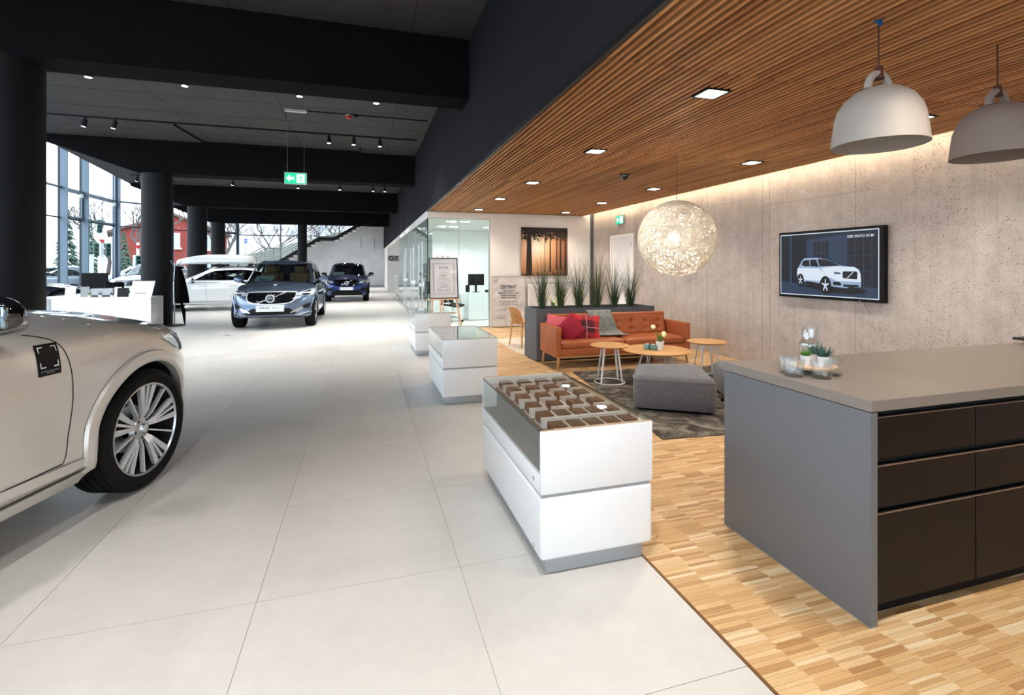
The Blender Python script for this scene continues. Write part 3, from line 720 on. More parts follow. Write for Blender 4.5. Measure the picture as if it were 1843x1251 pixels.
def counter():
    t = thing('kitchen_counter', 'grey kitchen counter with dark brown drawers beside the parquet aisle', 'counter', (0, 0, 0)); x0, x1, y0, y1 = 2.01, 5.13, 1.54, 2.41
    MB().bbox(x0, x1, y0, y1, .895, .945, .003, 1).build('worktop', 'counter_warm_lit', t)
    MB().box(x0, x0 + .037, y0, y1, .003, .893).build('side_panel', 'counter_grey', t)
    MB().box(x0, x0 + .037, y0, y1, 0, .003).build('floor_seal', 'alu', t)
    MB().box(x1 - .037, x1, y0, y1, 0, .893).build('side_panel', 'counter_grey', t)
    MB().box(x0 + .037, x1 - .037, y1 - .03, y1, 0, .893).build('back_panel', 'counter_grey', t)
    MB().box(x0 + .037, x1 - .037, y0 + .06, y1 - .03, .07, .893).build('carcass', 'well_black', t)
    MB().box(x0 + .037, x1 - .037, y0 + .07, y0 + .09, 0, .075).build('plinth', 'black_plastic', t)
    for i in range(5):
        a = 2.077 + i * .604; b = a + .597
        for z0, z1 in ((.686, .862), (.48, .655), (.074, .453)):
            d = MB().bbox(a, b, y0 + .022, y0 + .058, z0, z1, .002, 1).build('drawer', 'counter_drawer', t)
            MB().box(a, b, y0 + .0215, y0 + .034, z1 - .0015, z1 + .0015).build('grip_edge', 'drawer_edge', d)
counter()

def glassware():
    prof = [(.001, .012), (.03, .012), (.043, .02), (.046, .085), (.049, .085), (.047, .012), (.042, .0), (.001, 0)]
    sp = [(2.09, 2.0, 'left of the tray'), (2.185, 1.925, 'nearest the worktop edge'), (2.30, 1.965, 'right of the tray'), (2.13, 2.075, 'behind the leftmost tumbler')]
    me = MB().lathe(prof, 28).mesh('tumbler', 'tumbler_glass', 50)
    for x, y, w in sp: link('tumbler', me, None, (x, y, .945), label='low thick clear glass tumbler on the counter, ' + w, category='glass', group='tumblers on the counter')
    c = thing('water_carafe', 'clear glass carafe behind the succulents on the counter', 'carafe', (2.315, 2.11, .945))
    MB().lathe([(.001, .006), (.05, .006), (.052, .012), (.052, .13), (.05, .145), (.038, .165), (.037, .225), (.0395, .225), (.0405, .165), (.053, .145), (.055, .13), (.055, .008), (.05, 0), (.001, 0)], 32).build('body', 'tumbler_glass', c, 50)
    tr = MB().lathe([(.001, 0), (.11, 0), (.112, .004), (.112, .012), (.108, .014), (.001, .014)], 40).mesh('tray', 'beech', 50)
    tray = thing('wooden_tray', 'small round wooden stand under the succulents on the counter', 'tray', (2.255, 2.04, .945))
    link('disc', tr, tray, (0, 0, .028))
    for a in (0.4, 2.5, 4.6): MB().cyl((.08 * cos(a), .08 * sin(a), 0), (.08 * cos(a), .08 * sin(a), .028), .012, n=10).build('foot', 'beech', tray)
    def pot(x, y, lb, mt, n, ln, up):
        p = thing('potted_succulent', lb, 'succulent', (x, y, .945 + .042))
        MB().lathe([(.001, 0), (.021, 0), (.0285, .052), (.026, .052), (.024, .044), (.001, .044)], 28).build('pot', 'ceramic', p, 40)
        MB().lathe([(.001, .046), (.025, .045)], 16).build('soil', 'soil', p)
        rng = random.Random(int(x * 1000)); 
        for i in range(n):
            a = i * 2.4 + rng.random() * .3; e = up * (0.35 + .65 * i / n); L = ln * rng.uniform(.8, 1.1)
            d = Vector((cos(a) * cos(e), sin(a) * cos(e), sin(e))); b = Vector((cos(a) * .008, sin(a) * .008, .046)); s = Vector((-sin(a), cos(a), 0))
            pts = [b, b + d * L * .5, b + d * L + Vector((0, 0, L * .15))]; wd = (.0045, .006, .0004)
            mb = MB(); vs = []
            for q, w in zip(pts, wd): vs += [q - s * w, q + s * w, q + d.cross(s) * w * .6]
            fs = []
            for k in range(2):
                for j in range(3): fs.append((k * 3 + j, k * 3 + (j + 1) % 3, k * 3 + 3 + (j + 1) % 3, k * 3 + 3 + j))
            mb.add(vs, fs); mb.build('leaf', mt, p)
    pot(2.205, 2.035, 'small bushy light green succulent in white pot beside the carafe', 'leaf_green', 26, .032, 1.4)
    pot(2.265, 1.985, 'spiky dark succulent in white pot, right front of the wooden stand', 'leaf_blue', 26, .06, 1.25)
    pot(2.29, 2.055, 'spiky dark succulent in white pot, back of the wooden stand', 'leaf_blue', 22, .06, 1.35)
    t = thing('tablet', 'thin dark tablet stand on the far end of the counter', 'tablet', (4.58, 2.3, .945)); MB().bbox(-.09, .2, -.1, .1, .03, .045, .004, 1).build('screen', 'black_plastic', t); MB().box(-.05, .12, -.05, .05, 0, .03).build('foot', 'black_plastic', t)
glassware()

def round_table(x, y, r, h, lb, ring):
    t = thing('coffee_table', lb, 'table', (x, y, .018), 0, 'round oak wire tables'); h -= .018
    MB().lathe([(.001, h - .022), (r - .03, h - .022), (r, h - .008), (r, h - .002), (r - .003, h), (.001, h)], 56).build('table_top', 'oak', t, 40)
    MB().tube([(ring * cos(a), ring * sin(a), .009) for a in [2 * pi * k / 48 for k in range(48)]], .008, 8, closed=True).build('base_ring', 'white_wire', t, 60)
    top = ring * .62
    for k in range(4):
        a = .5 + k * pi / 2
        for da in (-.09, .09): MB().cyl((ring * cos(a + da * .3), ring * sin(a + da * .3), .01), (top * cos(a + da), top * sin(a + da), h - .02), .0065, n=8).build('leg', 'white_wire', t, 60)
    MB().tube([(top * cos(a), top * sin(a), h - .026) for a in [2 * pi * k / 32 for k in range(32)]], .006, 6, closed=True).build('top_ring', 'white_wire', t, 60)
round_table(3.02, 5.73, .245, .5, 'small round oak wire table at the left end of the coffee table', .19)
round_table(3.73, 5.77, .443, .4, 'large low round oak coffee table in front of the sofa', .3)
round_table(4.42, 5.64, .255, .5, 'small round oak wire table in front of the concrete wall', .19)

def flower_pot(x, y, z, lb, nstem=3, s=1.0):
    t = thing('flower_pot', lb, 'potted flowers', (x, y, z))
    MB().lathe([(.001, 0), (.042 * s, 0), (.056 * s, .115 * s), (.05 * s, .115 * s), (.046 * s, .1 * s), (.001, .1 * s)], 32).build('pot', 'ceramic', t, 40)
    for zz in (.03, .055, .08): MB().tube([((.0425 + .0135 * zz / .115) * s * cos(a), (.0425 + .0135 * zz / .115) * s * sin(a), zz * s) for a in [2 * pi * k / 32 for k in range(32)]], .0015, 5, closed=True).build('pot_rib', 'ceramic', t, 60)
    rng = random.Random(int(x * 77)); mb = MB()
    for i in range(46):
        a = rng.random() * 6.28; r0 = rng.random() * .025 * s; L = rng.uniform(.08, .16) * s; sp = rng.uniform(.05, .45)
        p0 = Vector((cos(a) * r0, sin(a) * r0, .1 * s)); p1 = p0 + Vector((cos(a) * L * sp * .5, sin(a) * L * sp * .5, L * .6)); p2 = p0 + Vector((cos(a) * L * sp * 1.2, sin(a) * L * sp * 1.2, L))
        mb.tube([p0, p1, p2], [.003 * s, .0025 * s, .0004], 4)
    mb.build('foliage', 'leaf_green', t, kind='stuff')
    for i in range(nstem):
        a = i * 2.2 + .4; tip = Vector((cos(a) * .085 * s, sin(a) * .085 * s, (.21 + .06 * (i % 2)) * s + (.03 * s if i == 1 else 0)))
        st = MB().tube([(0, 0, .1 * s), (tip.x * .4, tip.y * .4, tip.z * .7), tip], .003 * s, 5).build('stem', 'leaf_green', t)
        bm = bmesh.new(); bmesh.ops.create_icosphere(bm, subdivisions=3, radius=.031 * s)
        for v in bm.verts: v.co = v.co * (1 + .12 * math.sin(v.co.x * 400) * math.sin(v.co.y * 410) * math.sin(v.co.z * 390)) + tip
        MB().bm(bm).build('bloom', 'bloom', st, 80)
flower_pot(3.745, 5.71, .4, 'white ribbed pot with three pale yellow ball flowers on coffee table')
def candle_glasses():
    for i, (x, y, lb) in enumerate(((3.61, 5.80, 'teal glass candle holder on the coffee table, the rear left one'), (3.655, 5.73, 'teal glass candle holder on the coffee table, beside the white pot'))):
        t = thing('candle_holder', lb, 'candle holder', (x, y, .4), .4 + i, 'candle holders on the coffee table')
        MB().bbox(-.035, .035, -.035, .035, 0, .075, .008, 2).build('glass', 'candle_glass', t, 40); MB().cyl((0, 0, .075), (0, 0, .078), .022, n=16).build('wax', 'paper', t)
candle_glasses()

def pouf(poly, h, lb):
    cx = sum(p[0] for p in poly) / 4; cy = sum(p[1] for p in poly) / 4
    t = thing('pouf', lb, 'pouf', (cx, cy, .018), 0, 'grey upholstered poufs')
    def ring(inset, z, rc):
        pts = []; n = len(poly)
        for i in range(n):
            p = Vector(poly[i]); a = Vector(poly[i - 1]); b = Vector(poly[(i + 1) % n]); ua = (a - p).normalized(); ub = (b - p).normalized()
            ang = ua.angle(ub); bis = (ua + ub).normalized(); q = p + bis * (inset / sin(ang / 2)); tl = rc / math.tan(ang / 2)
            c = q + bis * (rc / sin(ang / 2)); s0 = q + ua * tl; s1 = q + ub * tl
            a0 = atan2(s0.y - c.y, s0.x - c.x); a1 = atan2(s1.y - c.y, s1.x - c.x); d = (a1 - a0 + pi) % (2 * pi) - pi
            for k in range(7): pts.append((c.x + rc * cos(a0 + d * k / 6) - cx, c.y + rc * sin(a0 + d * k / 6) - cy, z))
        return pts
    mb = MB(); rs = [ring(.05, .018, .05), ring(.012, .03, .08), ring(.0, .06, .09), ring(-.006, h * .45, .1), ring(0, h - .07, .09), ring(.015, h - .03, .08), ring(.05, h - .008, .06), ring(.12, h, .05)]
    n = len(rs[0]); vs = [p for r in rs for p in r]; fs = [(k * n + i, k * n + (i + 1) % n, (k + 1) * n + (i + 1) % n, (k + 1) * n + i) for k in range(len(rs) - 1) for i in range(n)]
    fs += [tuple(range(n))[::-1], tuple((len(rs) - 1) * n + i for i in range(n))]
    mb.add(vs, fs).build('cushion', 'felt_grey', t, 50)
    MB().tube([(x, y, z) for x, y, z in ring(.004, h - .045, .085)], .003, 5, closed=True).build('piping', 'felt_grey', t, 60)
    MB().tube([(x, y, z) for x, y, z in ring(.06, .009, .04)], .009, 5, closed=True).build('foot_frame', 'black_plastic', t)
    return t
p = pouf([(2.66, 4.54), (3.35, 4.10), (3.76, 4.90), (3.05, 5.16)], .36, 'large grey woven pouf in the middle of the grey rug')
MB().box(.405, .409, -.33, -.30, .06, .1).build('label_tag', 'black_plastic', p)
pouf([(3.75, 4.37), (4.47, 4.02), (4.78, 4.78), (4.05, 5.08)], .36, 'grey woven pouf half hidden behind the kitchen counter')

def rugs():
    def rug(name, poly, mat, lb, z):
        def P(u, v):
            a = Vector(poly[0]).lerp(Vector(poly[1]), u); b = Vector(poly[3]).lerp(Vector(poly[2]), u); q = a.lerp(b, v)
            e = min(u, 1 - u, v, 1 - v); rnd = random.uniform(-1, 1)
            h = z * min(1.0, .35 + e * 40) + rnd * .0015 * (e > .005)
            return (q.x, q.y, h)
        random.seed(11); mb = MB().grid(P, 110, 110); n = len(mb.v)
        pts = [Vector((*p, 0)) for p in poly]; c = sum(pts, Vector()) / 4
        mb.add([tuple(q) for q in pts], [(3, 2, 1, 0)])
        mb.build(name, mat, None, 80, fix=False, label=lb, category='rug')
    rug('rug', [(2.48, 3.74), (4.95, 3.52), (5.2, 6.32), (2.84, 6.5)], 'rug_grey', 'plush mottled grey rug under the coffee tables and poufs', .018)
    rug('rug', [(2.56, 8.02), (5.0, 8.02), (5.0, 10.0), (2.56, 9.9)], 'rug_cream', 'cream rug behind the planter, under the wooden chair', .014)
rugs()

def sofa():
    t = thing('sofa', 'cognac leather sofa with button tufted back and oak legs', 'sofa', (3.75, 6.95, 0)); W = 1.12
    fr = -.35; bk = .34
    def slab(x0, x1, y0, y1, z0, z1, r, nm): return MB().bbox(x0, x1, y0, y1, z0, z1, r, 3).build(nm, 'leather', t, 50)
    slab(-W + .01, W - .01, fr + .02, bk, .215, .315, .012, 'base')
    for s in (-1, 1):
        slab(s * W - (.085 if s > 0 else 0), s * W + (0 if s > 0 else .085), fr, bk, .2, .63, .018, 'armrest')
        MB().tube([(s * W - .0425 * s + dx, fr + .004, .0) for dx in ()] or [(s * W - .003 * s, fr + .01, .215), (s * W - .003 * s, fr + .006, .62)], .004, 6).build('piping', 'leather', t)
    slab(-W + .085, W - .085, bk - .1, bk, .3, .66, .02, 'back_frame')
    for s in (-1, 1):
        def seat(u, v, s=s):
            x = (.012 if s > 0 else -.012 - 1.015) + u * 1.015; y = fr + .005 + v * .56
            e = min(u, 1 - u) * 1.015; g = min(v, 1 - v) * .56; k = min(1, e / .05) ** .5 * min(1, g / .05) ** .5
            return (x, y, .395 + .03 * k + .012 * sin(u * pi) * sin(v * pi) + .002 * sin(x * 31 + y * 17))
        mb = MB().grid(seat, 40, 26); x0 = .012 if s > 0 else -1.027
        mb.build('seat_cushion', 'leather', t, 60); slab(x0, x0 + 1.015, fr + .006, fr + .566, .315, .41, .025, 'seat_edge')
        # tufted back
        btn = [(x0 + .14 + .245 * i, zz) for i in range(4) for zz in (.105, .215)]
        def back(u, v, x0=x0, btn=btn):
            x = x0 + u * 1.015; zl = v * .37; e = min(u, 1 - u) * 1.015; g = min(v, 1 - v) * .37
            k = min(1, e / .05) ** .5 * min(1, g / .05) ** .5; d = .055 + .045 * k
            for bx, bz in btn:
                q = ((x - bx) ** 2 + (zl - bz) ** 2) ** .5; d -= .032 * math.exp(-(q / .035) ** 2) + .010 * math.exp(-((x - bx) / .018) ** 2) * (1 if False else 0)
            d -= .006 * (cos((x - x0 - .14) / .245 * 2 * pi) * .5 + .5)
            return (x, bk - .1 - d + zl * .22 - .02, .415 + zl * .96 - d * .12)
        mb = MB().grid(back, 90, 40); mb.build('back_cushion', 'leather', t, 70)
        slab(x0 + .004, x0 + 1.011, bk - .14, bk - .05, .42, .755, .02, 'back_cushion_shell')
        for bx, bz in btn:
            p = Vector(back((bx - x0) / 1.015, bz / .37)); bm = bmesh.new(); bmesh.ops.create_uvsphere(bm, u_segments=10, v_segments=6, radius=.011)
            for q in bm.verts: q.co = Vector((q.co.x, q.co.y * .5, q.co.z)) + p + Vector((0, -.003, 0))
            MB().bm(bm).build('button', 'leather', t, 80)
    for sx in (-1, 1):
        for sy in (fr + .05, bk - .05):
            a = Vector((sx * (W - .06), sy, .21)); b = Vector((sx * (W - .035), sy + (-.02 if sy < 0 else .02), 0))
            MB().tube([b, a], [.017, .027], 4).build('leg', 'oak_dark', t)
        MB().box(sx * (W - .06) - .015, sx * (W - .06) + .015, fr + .05, bk - .05, .175, .215).build('leg_rail', 'oak_dark', t)
    for sy in (fr + .05, bk - .05): MB().box(-W + .06, W - .06, sy - .013, sy + .013, .175, .215).build('leg_rail', 'oak_dark', t)
    return t
sofa()

def pillow(loc, rot, w, h, th, mat, lb):
    def P(side):
        def f(u, v):
            x = (u - .5) * 2; z = (v - .5) * 2; k = (max(0, 1 - abs(x) ** 2.6) * max(0, 1 - abs(z) ** 2.6)) ** .55
            pin = 1 - .10 * (1 - abs(z) ** 2) * abs(x) ** 4; pin2 = 1 - .10 * (1 - abs(x) ** 2) * abs(z) ** 4
            return (x * w / 2 * pin, side * th / 2 * k + .004 * sin(x * 9 + z * 5), z * h / 2 * pin2)
        return f
    mb = MB().grid(P(1), 24, 24).grid(P(-1), 24, 24)
    o = mb.build('pillow', mat, None, 80, loc, rot, fix=True, label=lb, category='pillow'); return o
pillow((2.83, 7.0, .59), (-.30, .12, -.5), .4, .36, .13, 'pillow_pink', 'pink cushion leaning in the left corner of the sofa')
pillow((2.93, 6.80, .57), (-.25, .75, -.75), .36, .36, .12, 'pillow_red', 'crimson cushion standing on one corner against left sofa arm')
pillow((3.21, 6.84, .58), (-.38, .10, -.12), .46, .42, .13, 'plaid', 'red and black plaid cushion in front of the grey throw')
def throw():
    path = [(7.31, .60), (7.305, .70), (7.29, .765), (7.25, .785), (7.20, .77), (7.135, .70), (7.075, .58), (7.03, .475), (6.98, .447), (6.90, .442), (6.82, .443)]
    def f(u, v):
        s = u * (len(path) - 1); i = min(int(s), len(path) - 2); q = s - i; y = path[i][0] * (1 - q) + path[i + 1][0] * q; z = path[i][1] * (1 - q) + path[i + 1][1] * q
        x = 3.40 + v * (.40 + .16 * max(0, u - .55)) + .10 * max(0, u - .45) + .01 * sin(u * 14 + v * 3)
        w = .008 * sin(v * 17 + u * 7) + .006 * sin(u * 40 + v * 4) * (u > .3)
        return (x, y - abs(w) - .006, z + abs(w) * .5 + .008)
    o = MB().grid(f, 70, 34).build('throw_blanket', 'throw_grey', None, 80, label='grey knitted throw draped over the middle of the sofa back', category='blanket')
    m = o.modifiers.new('th', 'SOLIDIFY'); m.thickness = .01; m.offset = 1
throw()

def planter():
    t = thing('planter', 'long dark grey planter box behind the sofa', 'planter', (0, 0, 0)); x0, x1, y0, y1, h = 2.60, 4.72, 7.36, 7.95, .83
    MB().box(x0, x1, y0, y0 + .02, .02, h).build('front_panel', 'planter_grey', t); MB().box(x0, x1, y1 - .02, y1, .02, h).build('back_panel', 'planter_grey', t)
    MB().box(x0, x0 + .02, y0 + .02, y1 - .02, .02, h).build('end_panel', 'planter_grey', t); MB().box(x1 - .02, x1, y0 + .02, y1 - .02, .02, h).build('end_panel', 'planter_grey', t)
    MB().box(x0 + .02, x1 - .02, y0 + .02, y1 - .02, 0, .76).build('soil_bed', 'soil', t)
planter()
def tall_grass():
    rng = random.Random(5); protos = []
    for k in range(3):
        mbs = [MB(), MB(), MB()]
        for i in range(150):
            a = rng.random() * 6.283; r0 = rng.random() ** .5 * .045; L = rng.uniform(.55, 1.08) if i > 20 else rng.uniform(.3, .5); sp = abs(rng.gauss(0, .24)) + .03
            if i < 5: sp = rng.uniform(.35, .6)
            p = Vector((cos(a) * r0, sin(a) * r0, 0)); d = Vector((cos(a), sin(a), 0)); w = rng.uniform(.0022, .0042); s = Vector((-sin(a), cos(a), 0)); vs = []; fs = []
            for j in range(6):
                q = j / 5; b = p + d * (L * sp * (.45 * q + .9 * q * q)) + Vector((0, 0, L * (q - .22 * sp * 2 * q ** 3))); ww = w * (1 - q ** 1.5) + .0002
                vs += [b - s * ww, b + s * ww, b + d * ww * .7 + Vector((0, 0, ww * .3))]
            for j in range(5):
                for m in range(3): fs.append((j * 3 + m, j * 3 + (m + 1) % 3, j * 3 + 3 + (m + 1) % 3, j * 3 + 3 + m))
            mbs[rng.choice((0, 0, 1, 1, 1, 2))].add(vs, fs)
        protos.append([m.mesh('blades', c) for m, c in zip(mbs, ('grass_green', 'grass_dark', 'grass_olive'))])
        base = MB().lathe([(.05, -.02), (.05, .05), (.035, .12), (.02, .2)], 14).mesh('clump_base', 'grass_dark', 60); protos[-1].append(base)
    names = ['first', 'second', 'third', 'fourth', 'fifth', 'sixth']
    for i, x in enumerate((2.80, 3.12, 3.46, 3.79, 4.11, 4.43)):
        t = thing('ornamental_grass', f'tall ornamental grass in dark planter, {names[i]} clump from the picture side', 'grass plant', (x, 7.65, .76), i * 1.7 + .4, 'grass clumps in the planter')
        for k, me in enumerate(protos[i % 3]): link('blades' if k < 3 else 'clump_base', me, t, kind='stuff' if k < 3 else None)
tall_grass()

def wooden_chair():
    t = thing('wooden_chair', 'oak shell armchair behind the planter with rounded back', 'chair', (2.93, 8.87, .014), pi / 2 + .2)
    # local: faces -y, so rotate to face +x
    def seat(u, v):
        x = (u - .5) * .52; y = -.24 + v * .46; return (x * (1 - .12 * (1 - v)), y, .42 + .05 * (2 * (u - .5)) ** 2 + .03 * (1 - v) ** 3 + .01)
    o = MB().grid(seat, 16, 14).build('seat', 'oak', t, 70); m = o.modifiers.new('th', 'SOLIDIFY'); m.thickness = .018
    def back(u, v):
        a = (u - .5) * 1.7; r = .30; e = abs(u - .5) * 2; return (r * sin(a) * (1 - .1 * v), .26 - r * (1 - cos(a)) * .8 + v * .07, .46 + v * (.30 - .10 * e ** 4) - .02)
    o = MB().grid(back, 20, 12).build('backrest', 'oak_dark', t, 70); m = o.modifiers.new('th', 'SOLIDIFY'); m.thickness = .016
    for sx in (-1, 1):
        for y in (-.2, .2): MB().tube([(sx * .24, y * 1.15, 0), (sx * .19, y, .43)], [.012, .02], 10).build('leg', 'oak', t, 50)
    for x in (-.1, .1): MB().cyl((x, .30, .6), (x, .33, .6), .008, n=10).build('screw', 'alu', t)
wooden_chair()
def side_table():
    t = thing('side_table', 'small white side table hidden behind the wooden chair', 'table', (3.62, 8.95, 0))
    MB().lathe([(.001, .6), (.3, .6), (.3, .62), (.001, .62)], 40).build('table_top', 'white_lacquer', t, 40); MB().cyl((0, 0, .02), (0, 0, .6), .025, n=16).build('pole', 'white_wire', t, 40); MB().lathe([(.22, 0), (.22, .012), (.03, .03)], 32).build('foot', 'white_wire', t, 40)
    flower_pot(3.50, 8.95, .62, 'potted pale yellow ball flowers behind the wooden chair', 3, 1.0)
side_table()
# ---------------------------------------------------------------- wall pieces, office, lamps
def forest_picture():
    t = thing('forest_picture', 'large photograph of sunlit misty forest on the white wall', 'picture', (0, 0, 0)); y = OY - .035; x0, x1, z0, z1 = 3.78, 5.05, 1.26, 2.5
    MB().box(x0, x1, y + .002, OY, z0, z1).build('frame', 'alu', t)
    # print: warm glow between dark trunks (flat print on the sheet)
    n = NT('forest_print'); n.set(rough=.5); c = n.n('TexCoord'); s = n.n('SeparateXYZ'); n.l(c.outputs['Generated'], s.inputs[0]); U, V = s.outputs['X'], s.outputs['Z']
    du = n.math('SUBTRACT', U, .30); dv = n.math('MULTIPLY', n.math('SUBTRACT', V, .62), .8); dist = n.math('SQRT', n.math('ADD', n.math('MULTIPLY', du, du), n.math('MULTIPLY', dv, dv)))
    glow = n.ramp(dist, [(0, srgb(255, 250, 236)), (.14, srgb(252, 226, 194)), (.32, srgb(224, 170, 126)), (.55, srgb(164, 108, 74)), (.85, srgb(90, 56, 40))])
    fol = n.noise(n.coord('Generated', (1, 1, 1)), 16, 8, .75); mask = n.math('GREATER_THAN', n.math('ADD', fol, n.math('MULTIPLY', n.math('SUBTRACT', V, .66), .75)), .58)
    low = n.math('GREATER_THAN', n.math('ADD', n.noise(n.coord('Generated'), 24, 7, .75), n.math('MULTIPLY', n.math('SUBTRACT', .16, V), 1.3)), .66)
    n.color(n.mix(n.math('MAXIMUM', mask, low), glow, srgb(30, 18, 16)))
    MB().box(x0 + .008, x1 - .008, y, y + .002, z0 + .008, z1 - .008).build('print', 'forest_print', t)
    W = x1 - x0; H = z1 - z0
    for u, w, b in ((.17, .060, .085), (.62, .016, .022), (.76, .014, .018), (.84, .024, .028), (.95, .02, .026), (.50, .006, .008)):
        xc = x0 + u * W; v0 = .03 if b > .03 else .18 + .2 * random.random()
        MB().prism([(xc - b * W * .8, z0 + .01 + v0 * H * .3), (xc + b * W * .8, z0 + .01 + v0 * H * .3), (xc + w * W * .6, z1 - .01), (xc - w * W * .6, z1 - .01)], 'y', y - .001, y).build('printed_trunk', 'print_trunk', t)
plain('print_trunk', srgb(40, 24, 20), .6, var=.2, scale=6)
forest_picture()

def certificate():
    t = thing('certificate', 'large framed certificate leaning against the white wall', 'certificate', (3.445, OY - .06, 0)); 
    w, h = .435, 1.25; tl = .05
    root = t
    def P(x, z, n=0): return (x, -.04 + tl * z / h * .6 - n, z + .02)
    for a in ((-w, -w + .022, 0, h), (w - .022, w, 0, h), (-w + .022, w - .022, 0, .022), (-w + .022, w - .022, h - .022, h)):
        vs = [P(a[0], a[2], .012), P(a[1], a[2], .012), P(a[1], a[3], .012), P(a[0], a[3], .012), P(a[0], a[2], -.012), P(a[1], a[2], -.012), P(a[1], a[3], -.012), P(a[0], a[3], -.012)]
        MB().add(vs, [(0, 1, 2, 3), (4, 7, 6, 5), (0, 4, 5, 1), (1, 5, 6, 2), (2, 6, 7, 3), (3, 7, 4, 0)]).build('frame', 'frame_pale', root)
    MB().quad(P(-w, 0), P(w, 0), P(w, h), P(-w, h)).build('sheet', 'marble_print', root)
    up = Vector((0, tl * .6 / h, 1)); r = (1, 0, 0)
    lettering('ZERTIFIKAT', .125, 'print_dark', root, P(0, .97, .003), r, up, bold=.012, sx=.62)
    lettering('Volvo Centrum\nRhein Ruhr GmbH mit den\nStandorten Mülheim,\nBochum und Essen', .058, 'print_dark', root, P(0, .80, .003), r, up, bold=.01, sx=.85)
    def bars(x, z, w, n, dz):
        for k in range(n): MB().add([P(x - w + (k % 2) * .02, z - k * dz, .003), P(x + w - (k % 2) * .015, z - k * dz, .003), P(x + w - (k % 2) * .015, z - k * dz + .014, .003), P(x - w + (k % 2) * .02, z - k * dz + .014, .003)], [(0, 1, 2, 3)]).build('small_print', 'paper_line', root, fix=False)
    bars(0, .615, .24, 3, .045); bars(0, .42, .2, 1, .04); bars(-.2, .27, .11, 3, .035); bars(.17, .27, .11, 3, .035)
    MB().tube([P(-.33 + .035 * cos(a), 1.12 + .035 * sin(a), .004) for a in [k * 2 * pi / 28 for k in range(28)]], .004, 5, closed=True).build('emblem', 'print_dark', root)
    MB().tube([P(-.305, 1.145, .004), P(-.28, 1.17, .004)], .004, 5).build('emblem_arrow', 'print_dark', root)
certificate()

def easel():
    t = thing('easel', 'light wooden easel in front of the glass office corner', 'easel', (1.53, 10.0, 0))
    for x0, x1 in ((-.1, -.33), (.1, .40)): MB().tube([(x1, -.18, 0), (x0, .03, 1.72)], .018, 4).build('leg', 'beech', t)
    MB().tube([(0, .55, 0), (0, .06, 1.72)], .017, 4).build('rear_leg', 'beech', t); MB().tube([(.0, -.05, .5), (0, .04, 1.6)], .014, 4).build('mast', 'beech', t)
    MB().box(-.32, .32, -.20, -.06, .84, .865).build('ledge', 'beech', t); MB().box(-.25, .25, -.05, -.02, .55, .58).build('cross_bar', 'beech', t)
    MB().cyl((.0, -.03, 1.7), (0, .09, 1.7), .012, n=8).build('hinge', 'steel', t)
    for x in (-.04, .04): MB().cyl((x, -.205, .853), (x, -.198, .853), .006, n=8).build('screw', 'steel', t)
    p = thing('framed_poster', 'black framed drawing of a car standing on the easel', 'poster', (1.53, 9.855, .867)); w, h = .29, .81
    lean = .11
    def P(x, z, n=0): return (x, lean * z / h - n, z)
    for a in ((-w, -w + .016, 0, h), (w - .016, w, 0, h), (-w + .016, w - .016, 0, .016), (-w + .016, w - .016, h - .016, h)):
        vs = [P(a[0], a[2], .012), P(a[1], a[2], .012), P(a[1], a[3], .012), P(a[0], a[3], .012), P(a[0], a[2], -.01), P(a[1], a[2], -.01), P(a[1], a[3], -.01), P(a[0], a[3], -.01)]
        MB().add(vs, [(0, 1, 2, 3), (4, 7, 6, 5), (0, 4, 5, 1), (1, 5, 6, 2), (2, 6, 7, 3), (3, 7, 4, 0)]).build('frame', 'black_plastic', p)
    MB().quad(P(-w, 0), P(w, 0), P(w, h), P(-w, h)).build('sheet', 'paper', p)
    up = Vector((0, lean / h, 1)); k = .0022
    def poly(pts, nm='drawing', r=.0022, cl=True, m='paper_line'): MB().tube([P(x, z, .003) for x, z in pts], r, 4, closed=cl).build(nm, m, p)
    poly([(-.21, .09), (.21, .09), (.21, .70), (-.21, .70)], 'printed_border', .003)
    poly([(-.195, .105), (.195, .105), (.195, .685), (-.195, .685)], 'printed_border', .0015)
    lettering('XC90', .05, 'print_dark', p, P(0, .61, .003), (1, 0, 0), up, bold=.02, space=1.8)
    poly([(-.06, .44), (-.062, .48), (-.045, .52), (.045, .52), (.062, .48), (.06, .44)]); poly([(-.035, .47), (.035, .47), (.03, .455), (-.03, .455)], m='print_mid')
    poly([(-.12, .30), (-.13, .34), (-.12, .38), (-.06, .395), (.08, .395), (.12, .38), (.125, .34), (.12, .30), (.08, .285), (-.06, .285)]); poly([(-.04, .31), (-.04, .37), (.06, .38), (.06, .30)])
    poly([(-.13, .16), (-.13, .20), (-.07, .215), (-.03, .255), (.07, .258), (.12, .22), (.13, .165)]); poly([(-.05, .215), (-.02, .245), (.06, .245), (.09, .218)])
    for x in (-.085, .085): poly([(x + .026 * cos(a), .162 + .026 * sin(a)) for a in [q * 2 * pi / 16 for q in range(16)]])
    c = thing('price_card', 'white card stuck over the edge of the framed poster', 'card', (1.53, 9.855, .867)); q = [P(.14, .505, .016), P(.27, .495, .016), P(.272, .555, .016), P(.142, .565, .016)]
    MB().quad(*q).build('sheet', 'white_plastic', c); lettering('XC90', .02, 'paper_line', c, P(.2, .53, .018), (1, 0, 0), up)
easel()

